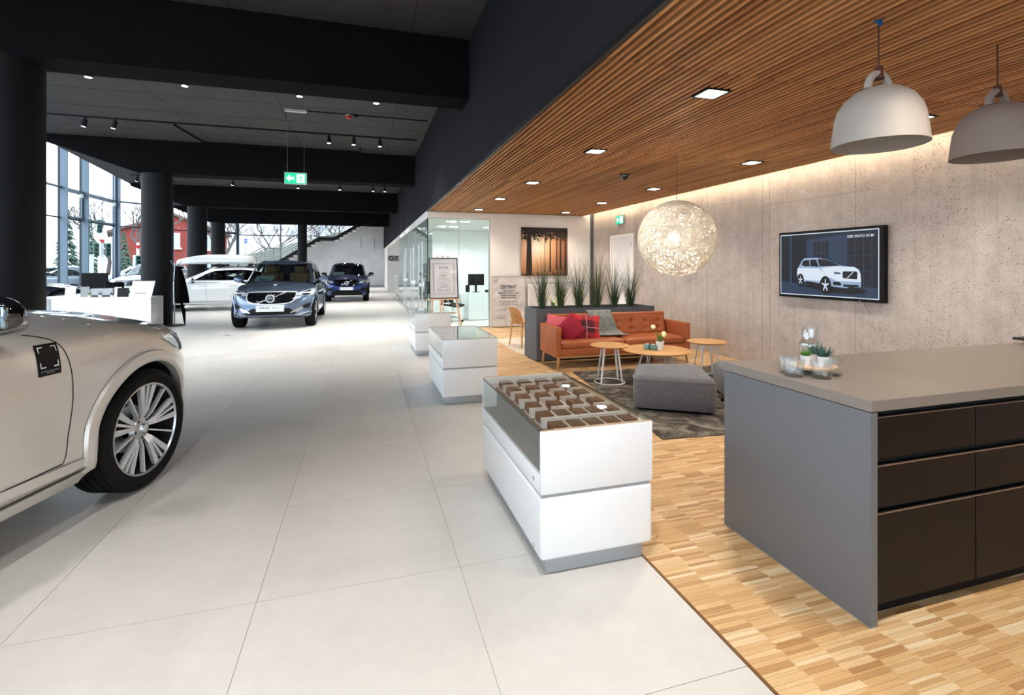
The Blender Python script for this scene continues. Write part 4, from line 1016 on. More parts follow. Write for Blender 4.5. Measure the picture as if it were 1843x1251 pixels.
def wall_tv():
    t = thing('wall_screen', 'wide screen on concrete wall showing a white car', 'television', (0, 0, 0)); x = WX - .09; y0, y1, z0, z1 = 4.21, 5.70, 1.08, 1.98
    MB().bbox(x, WX - .02, y0, y1, z0, z1, .006, 2).build('casing', 'black_plastic', t); MB().box(WX - .02, WX, y0 + .4, y1 - .4, z0 + .2, z1 - .2).build('wall_bracket', 'black_metal', t)
    X = x - .001; a0, a1, b0, b1 = y1 - .03, y0 + .05, z0 + .035, z1 - .035   # screen runs left->right as y falls
    def S(u, v): return (a0 + (a1 - a0) * u, b0 + (b1 - b0) * v)
    lay = [0]
    def poly(pts, mat, nm='picture_piece'):
        lay[0] += 1; xx = X - .0003 * lay[0]
        MB().add([(xx, *S(u, v)) for u, v in pts], [tuple(range(len(pts)))]).build(nm, mat, t, fix=False)
    def rect(u0, v0, u1, v1, mat, nm='picture_piece'): poly([(u0, v0), (u1, v0), (u1, v1), (u0, v1)], mat, nm)
    rect(0, 0, 1, 1, 'screen_white', 'picture_border'); rect(.008, .014, .992, .986, 'screen_bg', 'picture')
    # street scene
    poly([(.008, .014), (.992, .014), (.992, .16), (.30, .2), (.008, .22)], 'screen_mid'); rect(.12, .2, .13, .986, 'screen_line'); rect(.31, .2, .36, .9, 'screen_mid')
    rect(.008, .22, .115, .986, 'screen_dark'); rect(.14, .2, .30, .986, 'screen_dark')
    poly([(.36, .2), (.72, .18), (.72, .95), (.36, .9)], 'screen_mid'); rect(.385, .35, .54, .86, 'screen_dark'); rect(.74, .18, .98, .90, 'screen_dark')
    for u in (.42, .46, .50): rect(u, .35, u + .004, .86, 'screen_line')
    for v in (.52, .68): rect(.385, v, .54, v + .005, 'screen_line')
    for v in (.45, .58, .7, .82): rect(.55, v, .715, v + .005, 'screen_bg')
    for u in (.80, .87, .94): rect(u, .18, u + .004, .90, 'screen_line')
    for v in (.40, .62): rect(.74, v, .98, v + .006, 'screen_line')
    # car
    poly([(.21, .16), (.60, .06), (.86, .07), (.90, .12), (.80, .18), (.40, .2)], 'screen_black')
    poly([(.205, .25), (.20, .36), (.215, .44), (.255, .55), (.285, .60), (.42, .605), (.52, .58), (.60, .52), (.68, .475), (.79, .46), (.83, .42), (.845, .36), (.85, .22), (.845, .165), (.70, .145), (.60, .16), (.44, .2), (.26, .22)], 'screen_grey', 'picture_car')
    poly([(.46, .44), (.62, .475), (.79, .455), (.83, .42), (.845, .36), (.85, .24), (.62, .25), (.52, .33)], 'screen_white', 'picture_car')
    poly([(.21, .44), (.44, .44), (.52, .34), (.58, .30), (.44, .24), (.23, .26), (.205, .36)], 'screen_white', 'picture_car')
    poly([(.255, .49), (.275, .56), (.34, .575), (.345, .47), (.29, .47)], 'screen_black'); poly([(.352, .47), (.35, .575), (.415, .575), (.445, .46)], 'screen_black')
    poly([(.45, .47), (.43, .585), (.52, .575), (.60, .52), (.665, .475)], 'screen_dark')
    poly([(.395, .47), (.40, .50), (.43, .505), (.44, .48), (.425, .455)], 'screen_black')
    poly([(.685, .29), (.68, .37), (.69, .395), (.81, .395), (.82, .37), (.815, .28)], 'screen_black', 'picture_grille'); poly([(.72, .295), (.73, .295), (.785, .385), (.775, .385)], 'screen_white')
    poly([(.57, .395), (.59, .355), (.66, .345), (.675, .375), (.60, .40)], 'screen_white'); poly([(.60, .355), (.60, .385), (.665, .375), (.66, .35)], 'screen_line')
    poly([(.59, .185), (.59, .235), (.65, .235), (.675, .2), (.655, .18)], 'screen_black'); rect(.69, .165, .83, .2, 'screen_black'); poly([(.30, .2), (.46, .165), (.47, .2), (.31, .235)], 'screen_black')
    for cu, cv, ru, rv in ((.245, .245, .04, .105), (.515, .175, .058, .145), (.77, .11, .055, .06)):
        poly([(cu + ru * cos(q * .2618), cv + rv * sin(q * .2618)) for q in range(24)], 'screen_black')
        if cu < .7:
            poly([(cu + ru * .66 * cos(q * .2618), cv + rv * .72 * sin(q * .2618)) for q in range(24)], 'screen_dark')
            for q in range(5):
                a = q * 1.2566 + .3; poly([(cu + ru * .1 * cos(a + 1.2), cv + rv * .1 * sin(a + 1.2)), (cu + ru * .62 * cos(a + .12), cv + rv * .68 * sin(a + .12)), (cu + ru * .62 * cos(a - .12), cv + rv * .68 * sin(a - .12)), (cu + ru * .1 * cos(a - 1.2), cv + rv * .1 * sin(a - 1.2))], 'screen_white')
    rect(.13, .19, .145, .32, 'screen_line')
    yy, zz = S(.968, .905); lettering('DER VOLVO XC40', .044, 'screen_white', t, (X - .022, yy, zz), (0, -1, 0), (0, 0, 1), 'RIGHT', bold=.015, extrude=.0002, sx=.92)
    MB().box(x - .001, x, y0 + .28, y0 + .29, z0 + .006, z0 + .012).build('status_light', 'exit_white', t)
wall_tv()

def exit_sign_panel(t, S, w, h):
    """green running man sign; S(u,v,n) maps sign plane to local space"""
    def poly(pts, mat, n, nm): MB().add([S(u, v, n) for u, v in pts], [tuple(range(len(pts)))]).build(nm, mat, t, fix=False)
    poly([(0, 0), (w, 0), (w, h), (0, h)], 'exit_green', .001, 'sign_face')
    a, b = .06 * w, .44 * w; c = h / 2
    poly([(a, c), (a + (b - a) * .45, h * .84), (a + (b - a) * .45, c + h * .12), (b, c + h * .12), (b, c - h * .12), (a + (b - a) * .45, c - h * .12), (a + (b - a) * .45, h * .16)], 'exit_white', .002, 'arrow')
    poly([(w * .55, h * .1), (w * .93, h * .1), (w * .93, h * .9), (w * .55, h * .9)], 'exit_white', .002, 'doorway')
    x = w * .70
    for pts in ([(x, h * .40), (x + w * .05, h * .40), (x + w * .08, h * .66), (x + w * .02, h * .68)], [(x, h * .40), (x + w * .03, h * .42), (x - w * .04, h * .22), (x - w * .10, h * .20), (x - w * .10, h * .25)], [(x + w * .02, h * .42), (x + w * .06, h * .42), (x + w * .12, h * .28), (x + w * .13, h * .15), (x + w * .10, h * .15)],
                [(x + w * .03, h * .66), (x - w * .06, h * .60), (x - w * .09, h * .5), (x - w * .07, h * .5), (x + w * .02, h * .6)], [(x + w * .06, h * .66), (x + w * .13, h * .55), (x + w * .17, h * .58), (x + w * .08, h * .7)]):
        poly(pts, 'exit_green', .003, 'running_figure')
    poly([(x + w * .06 + w * .035 * cos(q * .5236), h * .76 + w * .035 * sin(q * .5236)) for q in range(12)], 'exit_green', .003, 'running_figure')
def exit_signs():
    t = thing('exit_sign', 'lit green exit sign hanging on wires below dark ceiling', 'exit sign', (-1.34, 11.01, 3.2)); w, h = .4, .215
    MB().box(-w / 2 - .012, w / 2 + .012, -.02, .02, -.012, h + .012).build('casing', 'alu', t); exit_sign_panel(t, lambda u, v, n: (u - w / 2, -.02 - n, v), w, h)
    for x in (-.16, .16): MB().cyl((x, 0, h), (x, 0, SLAB - 3.2 - .03), .0025, n=5).build('wire', 'steel', t)
    MB().box(-.21, .21, -.03, .03, SLAB - 3.2 - .05, SLAB - 3.2).build('ceiling_box', 'white_plastic', t)
    t = thing('exit_sign', 'lit green exit sign on the concrete wall above the door', 'exit sign', (WX - .05, 10.39, 2.5)); w, h = .34, .19
    MB().box(0, .05, -w / 2 - .01, w / 2 + .01, -.01, h + .01).build('casing', 'alu', t); exit_sign_panel(t, lambda u, v, n: (-n, w / 2 - u, v), w, h)
exit_signs()
def door():
    d = struct('door_1', 'plain white door in the concrete wall'); MB().box(WX - .02, WX + .01, 9.88, 10.83, 0, 2.19).build('leaf', 'white_lacquer', d)
    for a, b, c, e in ((9.82, 9.88, 0, 2.25), (10.83, 10.89, 0, 2.25), (9.88, 10.83, 2.19, 2.25)): MB().box(WX - .035, WX + .01, a, b, c, e).build('frame', 'white_wall', d)
    for z in (.3, 1.1, 1.95): MB().cyl((WX - .04, 9.87, z), (WX - .04, 9.87, z + .1), .012, n=8).build('hinge', 'alu', d)
    MB().tube([(WX - .02, 10.75, 1.05), (WX - .07, 10.75, 1.05), (WX - .07, 10.63, 1.05)], .01, 8).build('handle', 'steel', d)
door()

# ---- pendant lamps and downlights
def bell_pendant(x, y, mat, lb):
    t = thing('pendant_lamp', lb, 'pendant lamp', (x, y, 2.155)); 
    o = MB().lathe([(.2215, 0), (.216, .06), (.205, .15), (.19, .20), (.16, .25), (.115, .288), (.06, .31), (.001, .318), (.001, .312), (.06, .304), (.112, .282), (.156, .245), (.186, .196), (.201, .148), (.212, .06), (.2175, 0)], 64).build('shade', mat, t, 60)
    MB().tube([(.078 * cos(a), 0, .30 + .088 * sin(a)) for a in [pi * k / 20 for k in range(21)]], .019, 12).build('loop_handle', mat, t, 60)
    MB().cyl((0, 0, .358), (0, 0, .425), .026, .018, 16).build('strap', 'cord_brown', t); MB().cyl((0, 0, .355), (0, 0, LC - 2.155 - .02), .0045, n=8).build('cord', 'cord_brown', t)
    MB().lathe([(.03, .1), (.045, .12), (.045, .2), (.02, .24), (.02, .31)], 20).build('socket', 'white_plastic', t, 40)
    return t
t = bell_pendant(2.667, 2.0, 'lamp_grey', 'pale grey bell pendant lamp above the counter, with blue tape on its cord')
MB().box(-.045, .01, -.012, -.008, .63, .69).build('blue_tape', 'blue_tape', t, rot=(0, .5, 0), loc=(-.31, 0, .09))
bell_pendant(3.614, 2.0, 'lamp_taupe', 'darker taupe bell pendant lamp, cut off by the picture edge')

def globe_lamp():
    r = .455; t = thing('globe_lamp', 'large round woven fibre globe lamp above the lounge', 'pendant lamp', (3.605, 5.145, 1.84)); rng = random.Random(9); mb = MB()
    for i in range(640):
        n = Vector((rng.gauss(0, 1), rng.gauss(0, 1), rng.gauss(0, 1))).normalized(); e1 = n.orthogonal().normalized(); e2 = n.cross(e1); off = rng.uniform(-.75, .75) ; rr = r * (1 - rng.random() * .012)
        ph = rng.random() * 6.28; arc = rng.uniform(3.5, 6.28); m = 36; pts = []; wob = rng.uniform(.0, .16); k = rng.choice((2, 3))
        for j in range(m + 1):
            a = ph + arc * j / m; q = (e1 * cos(a) + e2 * sin(a)) * sqrt(1 - off * off) + n * (off + wob * sin(a * k)); pts.append(q.normalized() * rr)
        mb.tube(pts, .0024, 3, caps=False)
    mb.build('woven_shell', 'fibre', t, fix=False, kind='stuff')
    for z in (r * .992,): MB().tube([(.055 * cos(a), .055 * sin(a), z) for a in [k * 2 * pi / 24 for k in range(24)]], .006, 6, closed=True).build('top_ring', 'chrome', t)
    MB().cyl((0, 0, .06), (0, 0, LC - 1.84 - .02), .003, n=6).build('cord', 'black_plastic', t); MB().cyl((0, 0, .05), (0, 0, .12), .02, n=12).build('socket', 'chrome', t)
    bm = bmesh.new(); bmesh.ops.create_uvsphere(bm, u_segments=24, v_segments=16, radius=.05); MB().bm(bm).build('bulb', 'bulb', t, 80)
    li = bpy.data.lights.new('bulb_light', 'POINT'); li.energy = 190; li.color = (1, .95, .86); li.shadow_soft_size = .06; lo = bpy.data.objects.new('bulb_light', li); COL.objects.link(lo); lo.parent = t
globe_lamp()

def spot(parent, loc, watt, col, size=100, blend=.6, rad=.05, rot=(0, 0, 0)):
    li = bpy.data.lights.new('lamp_light', 'SPOT'); li.energy = watt; li.color = col; li.spot_size = R(size); li.spot_blend = blend; li.shadow_soft_size = rad
    o = bpy.data.objects.new('lamp_light', li); COL.objects.link(o); o.location = loc; o.rotation_euler = rot; o.parent = parent
def lounge_lights():
    fr = MB(); z = LC - .03
    for a in ((-.105, .105, -.1, -.085), (-.105, .105, .085, .1), (-.105, -.085, -.085, .085), (.085, .105, -.085, .085)): fr.box(a[0], a[1], a[2], a[3], -.006, .06)
    frm = fr.mesh('frame', 'black_metal'); pan = box_mesh('panel', 'panel_warm', -.084, .084, -.084, .084, 0, .01)
    rows = {1.2: 'behind the camera', 3.19: 'nearest', 5.16: 'second nearest', 7.38: 'third', 9.3: 'fourth', 11.2: 'farthest'}
    for x, s in ((2.54, 'aisle side row'), (4.72, 'wall side row')):
        for y, nm in rows.items():
            t = thing('ceiling_downlight', f'square recessed downlight in slatted ceiling, {s}, {nm}', 'downlight', (x, y, z), 0, 'lounge ceiling downlights'); link('frame', frm, t); link('panel', pan, t, (0, 0, -.002))
            spot(t, (0, 0, -.02), LOUNGE_W, (1.0, .87, .71), 125, .7, .07)
    t = thing('smoke_detector', 'small black dome camera on the slatted ceiling', 'ceiling camera', (3.59, 6.36, LC - .03)); MB().lathe([(.06, 0), (.06, -.03), (.045, -.06), (.02, -.075), (.001, -.078)], 24).build('dome', 'gloss_black', t, 50); MB().box(-.07, .07, -.02, .02, -.003, .02).build('bracket', 'black_metal', t)
    k = 0
    for x, y in ((2.2, 12.9), (2.56, 12.9), (2.2, 14.6), (2.56, 14.6), (3.6, 12.9), (3.6, 14.6), (2.4, 18), (4, 18), (3.0, 27), (4.6, 27)):
        k += 1; t = thing('office_light', 'white light panel in the ceiling of ' + ('the glass office, ' + ['front row, first', 'front row, second', 'rear row, first', 'rear row, second', 'front row, third', 'rear row, third'][k - 1] + ' from the corridor' if k < 7 else ['meeting room, corridor side', 'meeting room, wall side', 'alcove, corridor side', 'alcove, wall side'][k - 7]), 'light panel', (x, y, 2.7), 0, 'office ceiling panels')
        MB().box(-.13, .13, -.09, .09, -.012, 0).build('frame', 'white_plastic', t); MB().box(-.12, .12, -.08, .08, -.014, -.012).build('panel', 'panel_cool', t); spot(t, (0, 0, -.03), 40, (.96, .98, 1), 150, .5, .1)
lounge_lights()

def hall_lights():
    cup = MB().lathe([(.06, 0), (.06, -.045), (.052, -.045), (.05, -.02)], 24).mesh('housing', 'black_metal', 40); lens = MB().lathe([(.001, -.043), (.052, -.043)], 24).mesh('lens', 'panel_cool')
    bays = {0.9: 'first', 10.0: 'second', 17.7: 'third', 25.4: 'fourth', 33.2: 'far'}
    for y, bn in bays.items():
        for k, x in enumerate((-4.43, -3.02, -1.15, .23)):
            t = thing('ceiling_spot', f'round surface downlight on dark slab, {bn} bay, {["first", "second", "third", "fourth"][k]} from the street', 'downlight', (x, y, SLAB), 0, 'round downlights on the dark ceiling'); link('housing', cup, t); link('lens', lens, t)
            spot(t, (0, 0, -.05), HALL_W, (1.0, .98, .955), 95, .8, .06)
    body = MB().lathe([(.045, 0), (.045, -.15), (.04, -.15), (.038, -.13)], 20).mesh('head', 'black_metal', 40); tl = MB().lathe([(.001, -.1495), (.040, -.1495)], 20).mesh('lens', 'panel_cool'); ad = box_mesh('adapter', 'black_metal', -.02, .02, -.018, .018, 0, .05)
    for y, bn, xs in ((5.0, 'first', (-5.2,)), (12.75, 'second', (-5.7, -5.16, -.81, -.24, .38)), (20.4, 'third', (-7.6, -6.6, -4.6, -2.4, -.9, .35, .8)), (28.1, 'fourth', (-6, -3.5, -1, .6)), (35.6, 'far', (-4.5, -2.8, -1.2, .4))):  # far bay track and spots are added, unseen, to brighten the far wall
        tr = thing('light_track', f'black track rail on the ceiling of the {bn} bay', 'light track', (0, y, SLAB)); MB().box(edge_x(y) + .6, 1.28, -.018, .018, -.035, 0).build('rail', 'black_metal', tr)
        for q in range(4): MB().box(-5 + q * 1.9, -4.9 + q * 1.9, -.024, .024, -.04, 0).build('clip', 'black_metal', tr)
        for k, x in enumerate(xs):
            t = thing('track_spot', f'black cylinder spot on the {bn} bay track, {["first", "second", "third", "fourth", "fifth", "sixth", "last"][k]} from the street', 'track spot', (x, y, SLAB - .085), 0, 'black spots on the track rails')
            link('adapter', ad, t); tilt = (0, 0, 0) if x > -3 else (0, .25, 0); link('head', body, t, rot=tilt); link('lens', tl, t, rot=tilt); spot(t, (0, 0, -.16), HALL_W * .8, (1.0, .98, .955), 70, .8, .05, tilt)
    for y, x0, x1 in ((11.01, -1.34, 1.35),):
        t = thing('conduit', 'thin black conduit on the dark ceiling between exit sign and bulkhead', 'conduit', (0, y, SLAB)); MB().box(x0, x1, -.012, .012, -.022, 0).build('pipe', 'black_metal', t)
    t = thing('alarm_sounder', 'red alarm sounder on the dark ceiling', 'alarm', (-.31, 11.01, SLAB - .022)); MB().lathe([(.001, -.075), (.05, -.07), (.06, -.05), (.062, -.02)], 24).build('sounder', 'alarm_red', t, 50); MB().lathe([(.064, -.02), (.064, 0)], 24).build('base', 'white_plastic', t, 40)
    t = thing('smoke_detector', 'black smoke detector beside the red alarm sounder', 'smoke detector', (-.16, 11.01, SLAB - .022)); MB().lathe([(.001, -.045), (.035, -.04), (.05, -.015), (.05, 0)], 24).build('dome', 'black_plastic', t, 50)
    t = thing('ceiling_duct', 'black angled conduit on the ceiling near the second beam', 'conduit', (0, 0, SLAB)); MB().tube([(-4.1, 12.9, -.02), (-3.95, 14.5, -.02), (-.1, 14.5, -.02), (-.1, 14.0, -.02)], .022, 6).build('pipe', 'beam_paint', t)
hall_lights()

def office():
    t = thing('office_desk', 'white desk behind the office glass', 'desk', (2.79, 13.56, 0)); MB().bbox(0, 1.6, 0, .75, .72, .77, .004, 1).build('desk_top', 'white_lacquer', t)
    MB().box(0, 1.6, .0, .03, .02, .72).build('front_panel', 'white_lacquer', t); MB().box(0, .03, .03, .75, .02, .72).build('end_panel', 'white_lacquer', t); MB().box(-.2, 0, .1, .7, .4, .74).build('side_cabinet', 'white_lacquer', t); MB().box(1.57, 1.6, .03, .75, 0, .72).build('end_panel', 'white_lacquer', t)
    m = thing('monitor', 'black computer monitor on the office desk', 'monitor', (3.08, 13.9, .77), .12); MB().bbox(-.24, .24, -.02, .02, .2, .52, .006, 1).build('screen', 'black_plastic', m); MB().box(-.03, .03, .0, .04, .01, .25).build('stand', 'black_metal', m); MB().bbox(-.11, .11, -.08, .1, 0, .012, .004, 1).build('foot', 'black_metal', m)
    k = thing('desk_phone', 'black telephone beside the monitor on the office desk', 'telephone', (3.42, 13.8, .77)); MB().prism([(-.09, 0), (.09, 0), (.09, .05), (-.09, .02)], 'x', -.09, .09).build('base', 'black_plastic', k); MB().bbox(-.08, -.03, -.09, .09, .035, .07, .01, 2).build('handset', 'black_plastic', k)
    k = thing('pen_cup', 'small black cup at the end of the office desk', 'pen cup', (3.66, 13.85, .77)); MB().lathe([(.001, 0), (.04, 0), (.04, .11), (.036, .11), (.036, .01)], 20).build('cup', 'black_metal', k, 40)
    k = thing('speaker_box', 'black desktop speaker left of the monitor', 'speaker', (2.86, 14.05, .77)); MB().bbox(-.05, .05, -.06, .06, 0, .2, .006, 1).build('cabinet', 'black_plastic', k); MB().cyl((0, -.062, .12), (0, -.058, .12), .03, n=16).build('cone', 'black_metal', k)
    c = thing('office_chair', 'black office chair with chrome star base behind the glass', 'office chair', (2.32, 13.45, 0), .6)
    def seat(u, v): return ((u - .5) * .46, (v - .5) * .46, .45 + .04 * (2 * u - 1) ** 2 + .03 * (v - .5))
    o = MB().grid(seat, 10, 10).build('seat', 'black_plastic', c, 70); md = o.modifiers.new('th', 'SOLIDIFY'); md.thickness = .04
    def back(u, v): return ((u - .5) * (.44 - .08 * v), .24 + .1 * v - .12 * (2 * u - 1) ** 2 * .4, .5 + v * .42)
    o = MB().grid(back, 10, 10).build('backrest', 'black_plastic', c, 70); md = o.modifiers.new('th', 'SOLIDIFY'); md.thickness = .03
    MB().cyl((0, 0, .1), (0, 0, .43), .025, n=12).build('column', 'chrome', c)
    for k in range(5):
        a = k * 2 * pi / 5; MB().tube([(0, 0, .13), (.18 * cos(a), .18 * sin(a), .1), (.3 * cos(a), .3 * sin(a), .06)], [.022, .018, .014], 8).build('base_arm', 'chrome', c, 60); MB().cyl((.3 * cos(a), .3 * sin(a) - .02, .03), (.3 * cos(a), .3 * sin(a) + .02, .03), .03, n=12).build('caster', 'black_plastic', c)
    for s in (-1, 1): MB().tube([(s * .24, -.1, .47), (s * .27, -.1, .62), (s * .27, .15, .64), (s * .22, .26, .7)], .012, 8).build('armrest', 'chrome', c, 60)
    # alcove behind the office
    t = thing('alcove_cabinet', 'low white cabinet in the alcove past the office glass', 'cabinet', (1.62, 23.2, 0)); MB().box(0, .55, 0, 4.5, .05, 1.05).build('body', 'white_lacquer', t)
    for k in range(5): MB().box(-.015, 0, .02 + k * .9, .88 + k * .9, .08, 1.03).build('door', 'alu' if k % 2 == 0 else 'white_lacquer', t)
    p = thing('potted_plant', 'small green plant on the alcove cabinet', 'plant', (1.85, 24.2, 1.05)); MB().lathe([(.001, 0), (.06, 0), (.08, .12), (.001, .12)], 20).build('pot', 'black_plastic', p, 40)
    for k in range(16):
        a = k * 2.4; MB().tube([(0, 0, .1), (.06 * cos(a), .06 * sin(a), .25), (.14 * cos(a), .14 * sin(a), .3 + .1 * (k % 3))], [.008, .02, .002], 4).build('leaf', 'leaf_green', p)
    t = thing('wall_lettering', 'black brand lettering on the white alcove wall', 'sign', (0, 0, 0)); lettering('VOLVO', .46, 'black_plastic', t, (1.83, 32.98, 2.02), (1, 0, 0), (0, 0, 1), bold=.035, sx=.42, extrude=.02)
    # dark showroom bits seen behind the corridor glass
    for k, (x, y, lb) in enumerate(((2.6, 17.2, 'dark office chair behind the corridor glass, nearer one'), (2.7, 19.8, 'dark office chair behind the corridor glass, farther one'))):
        cc = copy_tree(c, None, label=lb); cc.location = (x, y, 0); cc.rotation_euler = (0, 0, 1.8 * k)
    t = thing('meeting_table', 'grey meeting table behind the corridor glass', 'table', (3.6, 18.5, 0)); MB().bbox(-.5, .5, -.9, .9, .72, .75, .005, 1).build('table_top', 'counter_grey', t)
    for sx in (-.4, .4):
        for sy in (-.8, .8): MB().box(sx - .025, sx + .025, sy - .025, sy + .025, 0, .72).build('leg', 'black_metal', t)
office()

def reception():
    t = thing('reception_desk', 'white reception desk beside the second column', 'desk', (0, 0, 0)); x0, x1, y0 = -6.72, -4.80, 13.6
    MB().bbox(x0, x1, y0, y0 + .75, .74, .78, .004, 1).build('desk_top', 'white_lacquer', t); MB().box(x0, -6.02, y0 + .01, y0 + .04, .01, .74).build('front_panel', 'white_lacquer', t); MB().box(-6.01, x1, y0 + .0, y0 + .03, .01, .74).build('front_panel', 'white_lacquer', t)
    MB().box(x1 - .03, x1, y0 + .03, y0 + .75, .01, .74).build('end_panel', 'white_lacquer', t); MB().bbox(x0 - .55, x0 + .25, y0 + .75, y0 + 2.4, .74, .78, .004, 1).build('return_top', 'white_lacquer', t); MB().box(x0 - .5, x0 - .47, y0 + .75, y0 + 2.4, .01, .74).build('return_panel', 'white_lacquer', t)
    MB().prism([(x0, y0 + .02), (x0 + .03, y0 + .02), (x0 - .47, y0 + 2.3), (x0 - .5, y0 + 2.3)], 'z', .01, .74).build('end_panel', 'white_lacquer', t)
    z = .78
    m = thing('monitor', 'black monitor seen from behind on the reception desk', 'monitor', (-6.55, 15.1, z), .1); MB().bbox(-.27, .27, -.02, .02, .16, .56, .006, 1).build('screen', 'black_plastic', m); MB().box(-.03, .03, .02, .05, .01, .25).build('stand', 'black_metal', m); MB().bbox(-.12, .12, -.09, .1, 0, .014, .004, 1).build('foot', 'black_metal', m)
    s = thing('sign_panel', 'white upright info panel on the right end of reception desk', 'sign', (-5.0, 13.75, z)); MB().prism([(-.30, 0), (.16, 0), (.24, .38), (-.21, .38)], 'y', -.012, .012).build('panel', 'white_plastic', s); MB().box(-.2, .1, -.05, .06, 0, .015).build('foot', 'white_plastic', s)
    MB().box(-.17, .05, -.0135, -.012, .08, .1).build('print', 'paper_line', s)
    def stand(x, y, w, h, lb, rz=0, lean=.25, mat='white_plastic'):
        q = thing('card_holder', lb, 'card holder', (x, y, z), rz); MB().prism([(0, 0), (.012, 0), (.012 + h * lean, h), (h * lean, h)], 'x', -w / 2, w / 2).build('panel', mat, q); MB().box(-w / 2, w / 2, -.01, .09, 0, .008).build('foot', 'white_plastic', q); return q
    stand(-6.45, 13.75, .2, .26, 'slanted white card holder at left end of the reception desk')
    stand(-6.25, 13.95, .16, .25, 'grey tablet stand behind the left card holder', .3, .2, 'alu'); stand(-5.42, 13.75, .22, .22, 'dark framed card standing right of the desk middle', .1, .2, 'dark_screen'); stand(-5.58, 13.9, .14, .24, 'white brochure holder with leaflets on reception desk', .0, .1, 'paper')
    b = thing('printer', 'light grey printer box on the reception desk', 'printer', (-5.95, 14.15, z)); MB().bbox(-.22, .22, -.12, .12, .0, .2, .01, 1).build('body', 'grey_plinth', b); MB().box(-.2, .2, -.14, .12, .02, .04).build('paper_tray', 'black_plastic', b)
    for k, (x, y, c, lb) in enumerate(((-6.05, 13.72, 'leaf_green', 'small pot with light green moss ball on reception desk'), (-5.86, 13.75, 'leaf_blue', 'small potted succulent in front of the printer, left one'), (-5.62, 13.72, 'grass_dark', 'small potted succulent on the reception desk, right of printer'))):
        p = thing('potted_succulent', lb, 'succulent', (x, y, z)); MB().lathe([(.001, 0), (.03, 0), (.04, .06), (.001, .06)], 18).build('pot', 'ceramic', p, 40)
        for i in range(10): a = i * 2.4; MB().tube([(0, 0, .05), (.02 * cos(a), .02 * sin(a), .08), (.04 * cos(a), .04 * sin(a), .09 + .03 * (i % 3))], [.006, .009, .001], 4).build('leaf', c, p)
    c = thing('desk_chair', 'dark high backed chair behind the reception desk', 'chair', (-6.05, 14.9, 0), .4); MB().bbox(-.23, .23, -.22, .22, .42, .5, .03, 2).build('seat', 'black_plastic', c, 50); MB().bbox(-.2, .2, .2, .26, .5, 1.1, .025, 2).build('backrest', 'black_plastic', c, 50); MB().cyl((0, 0, .05), (0, 0, .43), .03, n=12).build('column', 'chrome', c)
    for k in range(5): a = k * 1.2566; MB().tube([(0, 0, .08), (.28 * cos(a), .28 * sin(a), .04)], .018, 8).build('base_arm', 'black_plastic', c)
    # coat stand
    k = thing('coat_stand', 'steel coat stand with black round foot beside the column', 'coat stand', (-4.62, 14.55, 0)); MB().lathe([(.001, .03), (.2, .03), (.25, .012), (.25, 0)], 32).build('foot', 'black_metal', k, 40); MB().cyl((0, 0, .03), (0, 0, 1.6), .016, n=12).build('pole', 'steel', k)
    for a in (.2, 2.3, 4.4): MB().tube([(0, 0, 1.5), (.1 * cos(a), .1 * sin(a), 1.58), (.16 * cos(a), .16 * sin(a), 1.66)], .01, 6).build('hook', 'steel', k)
    MB().cyl((0, 0, .55), (.12, 0, .55), .006, n=6).build('umbrella_ring', 'steel', k)
    def coat(u, v):
        a = u * 2 * pi; fold = 1 + .14 * sin(a * 4 + v * 3); w = (.05 + .13 * v ** .6) * fold
        return (.09 + .08 * v + w * .9 * cos(a), w * .75 * sin(a), 1.45 - .88 * v)
    o = MB().grid(coat, 36, 14, cu=True).build('hanging_coat', 'coat_cloth', None, 80, loc=(-4.62, 14.55, 0), label='black coat hanging on the coat stand', category='coat')
    u = thing('umbrella', 'folded black umbrella hanging below the coat', 'umbrella', (-4.42, 14.5, .02)); MB().tube([(.05, 0, .0), (.04, 0, .05), (.02, 0, .35), (-.03, 0, .55), (-.04, 0, .60)], [.006, .02, .045, .03, .012], 10).build('canopy', 'coat_cloth', u, 60); MB().tube([(-.04, 0, .6), (-.05, 0, .72), (-.09, 0, .74)], .008, 6).build('handle', 'black_plastic', u)
    f = thing('floor_socket', 'small metal floor socket cover in the tiles before the grey car', 'floor socket', (-2.85, 12.1, .001)); MB().lathe([(.001, .003), (.07, .003), (.075, 0)], 24).build('cover', 'grey_plinth', f); MB().box(-.03, .03, -.004, .004, .003, .005).build('slot', 'black_metal', f)
reception()
# ---------------------------------------------------------------- cars
def lerp_table(tab, x):
    if x <= tab[0][0]: return tab[0][1]
    for (a, va), (b, vb) in zip(tab[:-1], tab[1:]):
        if x <= b:
            q = (x - a) / (b - a); q = q * q * (3 - 2 * q) * .6 + q * .4; return va + (vb - va) * q
    return tab[-1][1]

def outline(L, W, mf, mr, n, nx=14, ny=70, y0=0.0):
    """closed plan outline (list of (x,y)), front at y0; superellipse ends"""
    half = []
    def yf(x, m): return L / 2 * (1 - (1 - (x / W) ** n) ** (1 / m))
    for i in range(nx): half.append((W * .78 * i / nx, yf(W * .78 * i / nx, mf)))
    ya = yf(W * .78, mf); yb = L - yf(W * .78, mr)
    for i in range(ny + 1):
        q = i / ny; q = .5 - .5 * cos(pi * q) if False else (q + .35 * (sin(2 * pi * q) / (-2 * pi)))
        y = ya + (yb - ya) * q; s = abs(1 - 2 * y / L); m = mf if y < L / 2 else mr
        half.append((W * max(0, 1 - s ** m) ** (1 / n), y))
    for i in range(nx - 1, -1, -1): half.append((W * .78 * i / nx, L - yf(W * .78 * i / nx, mr)))
    pts = half + [(-x, y) for x, y in half[-2:0:-1]]
    return [(x, y + y0) for x, y in pts]

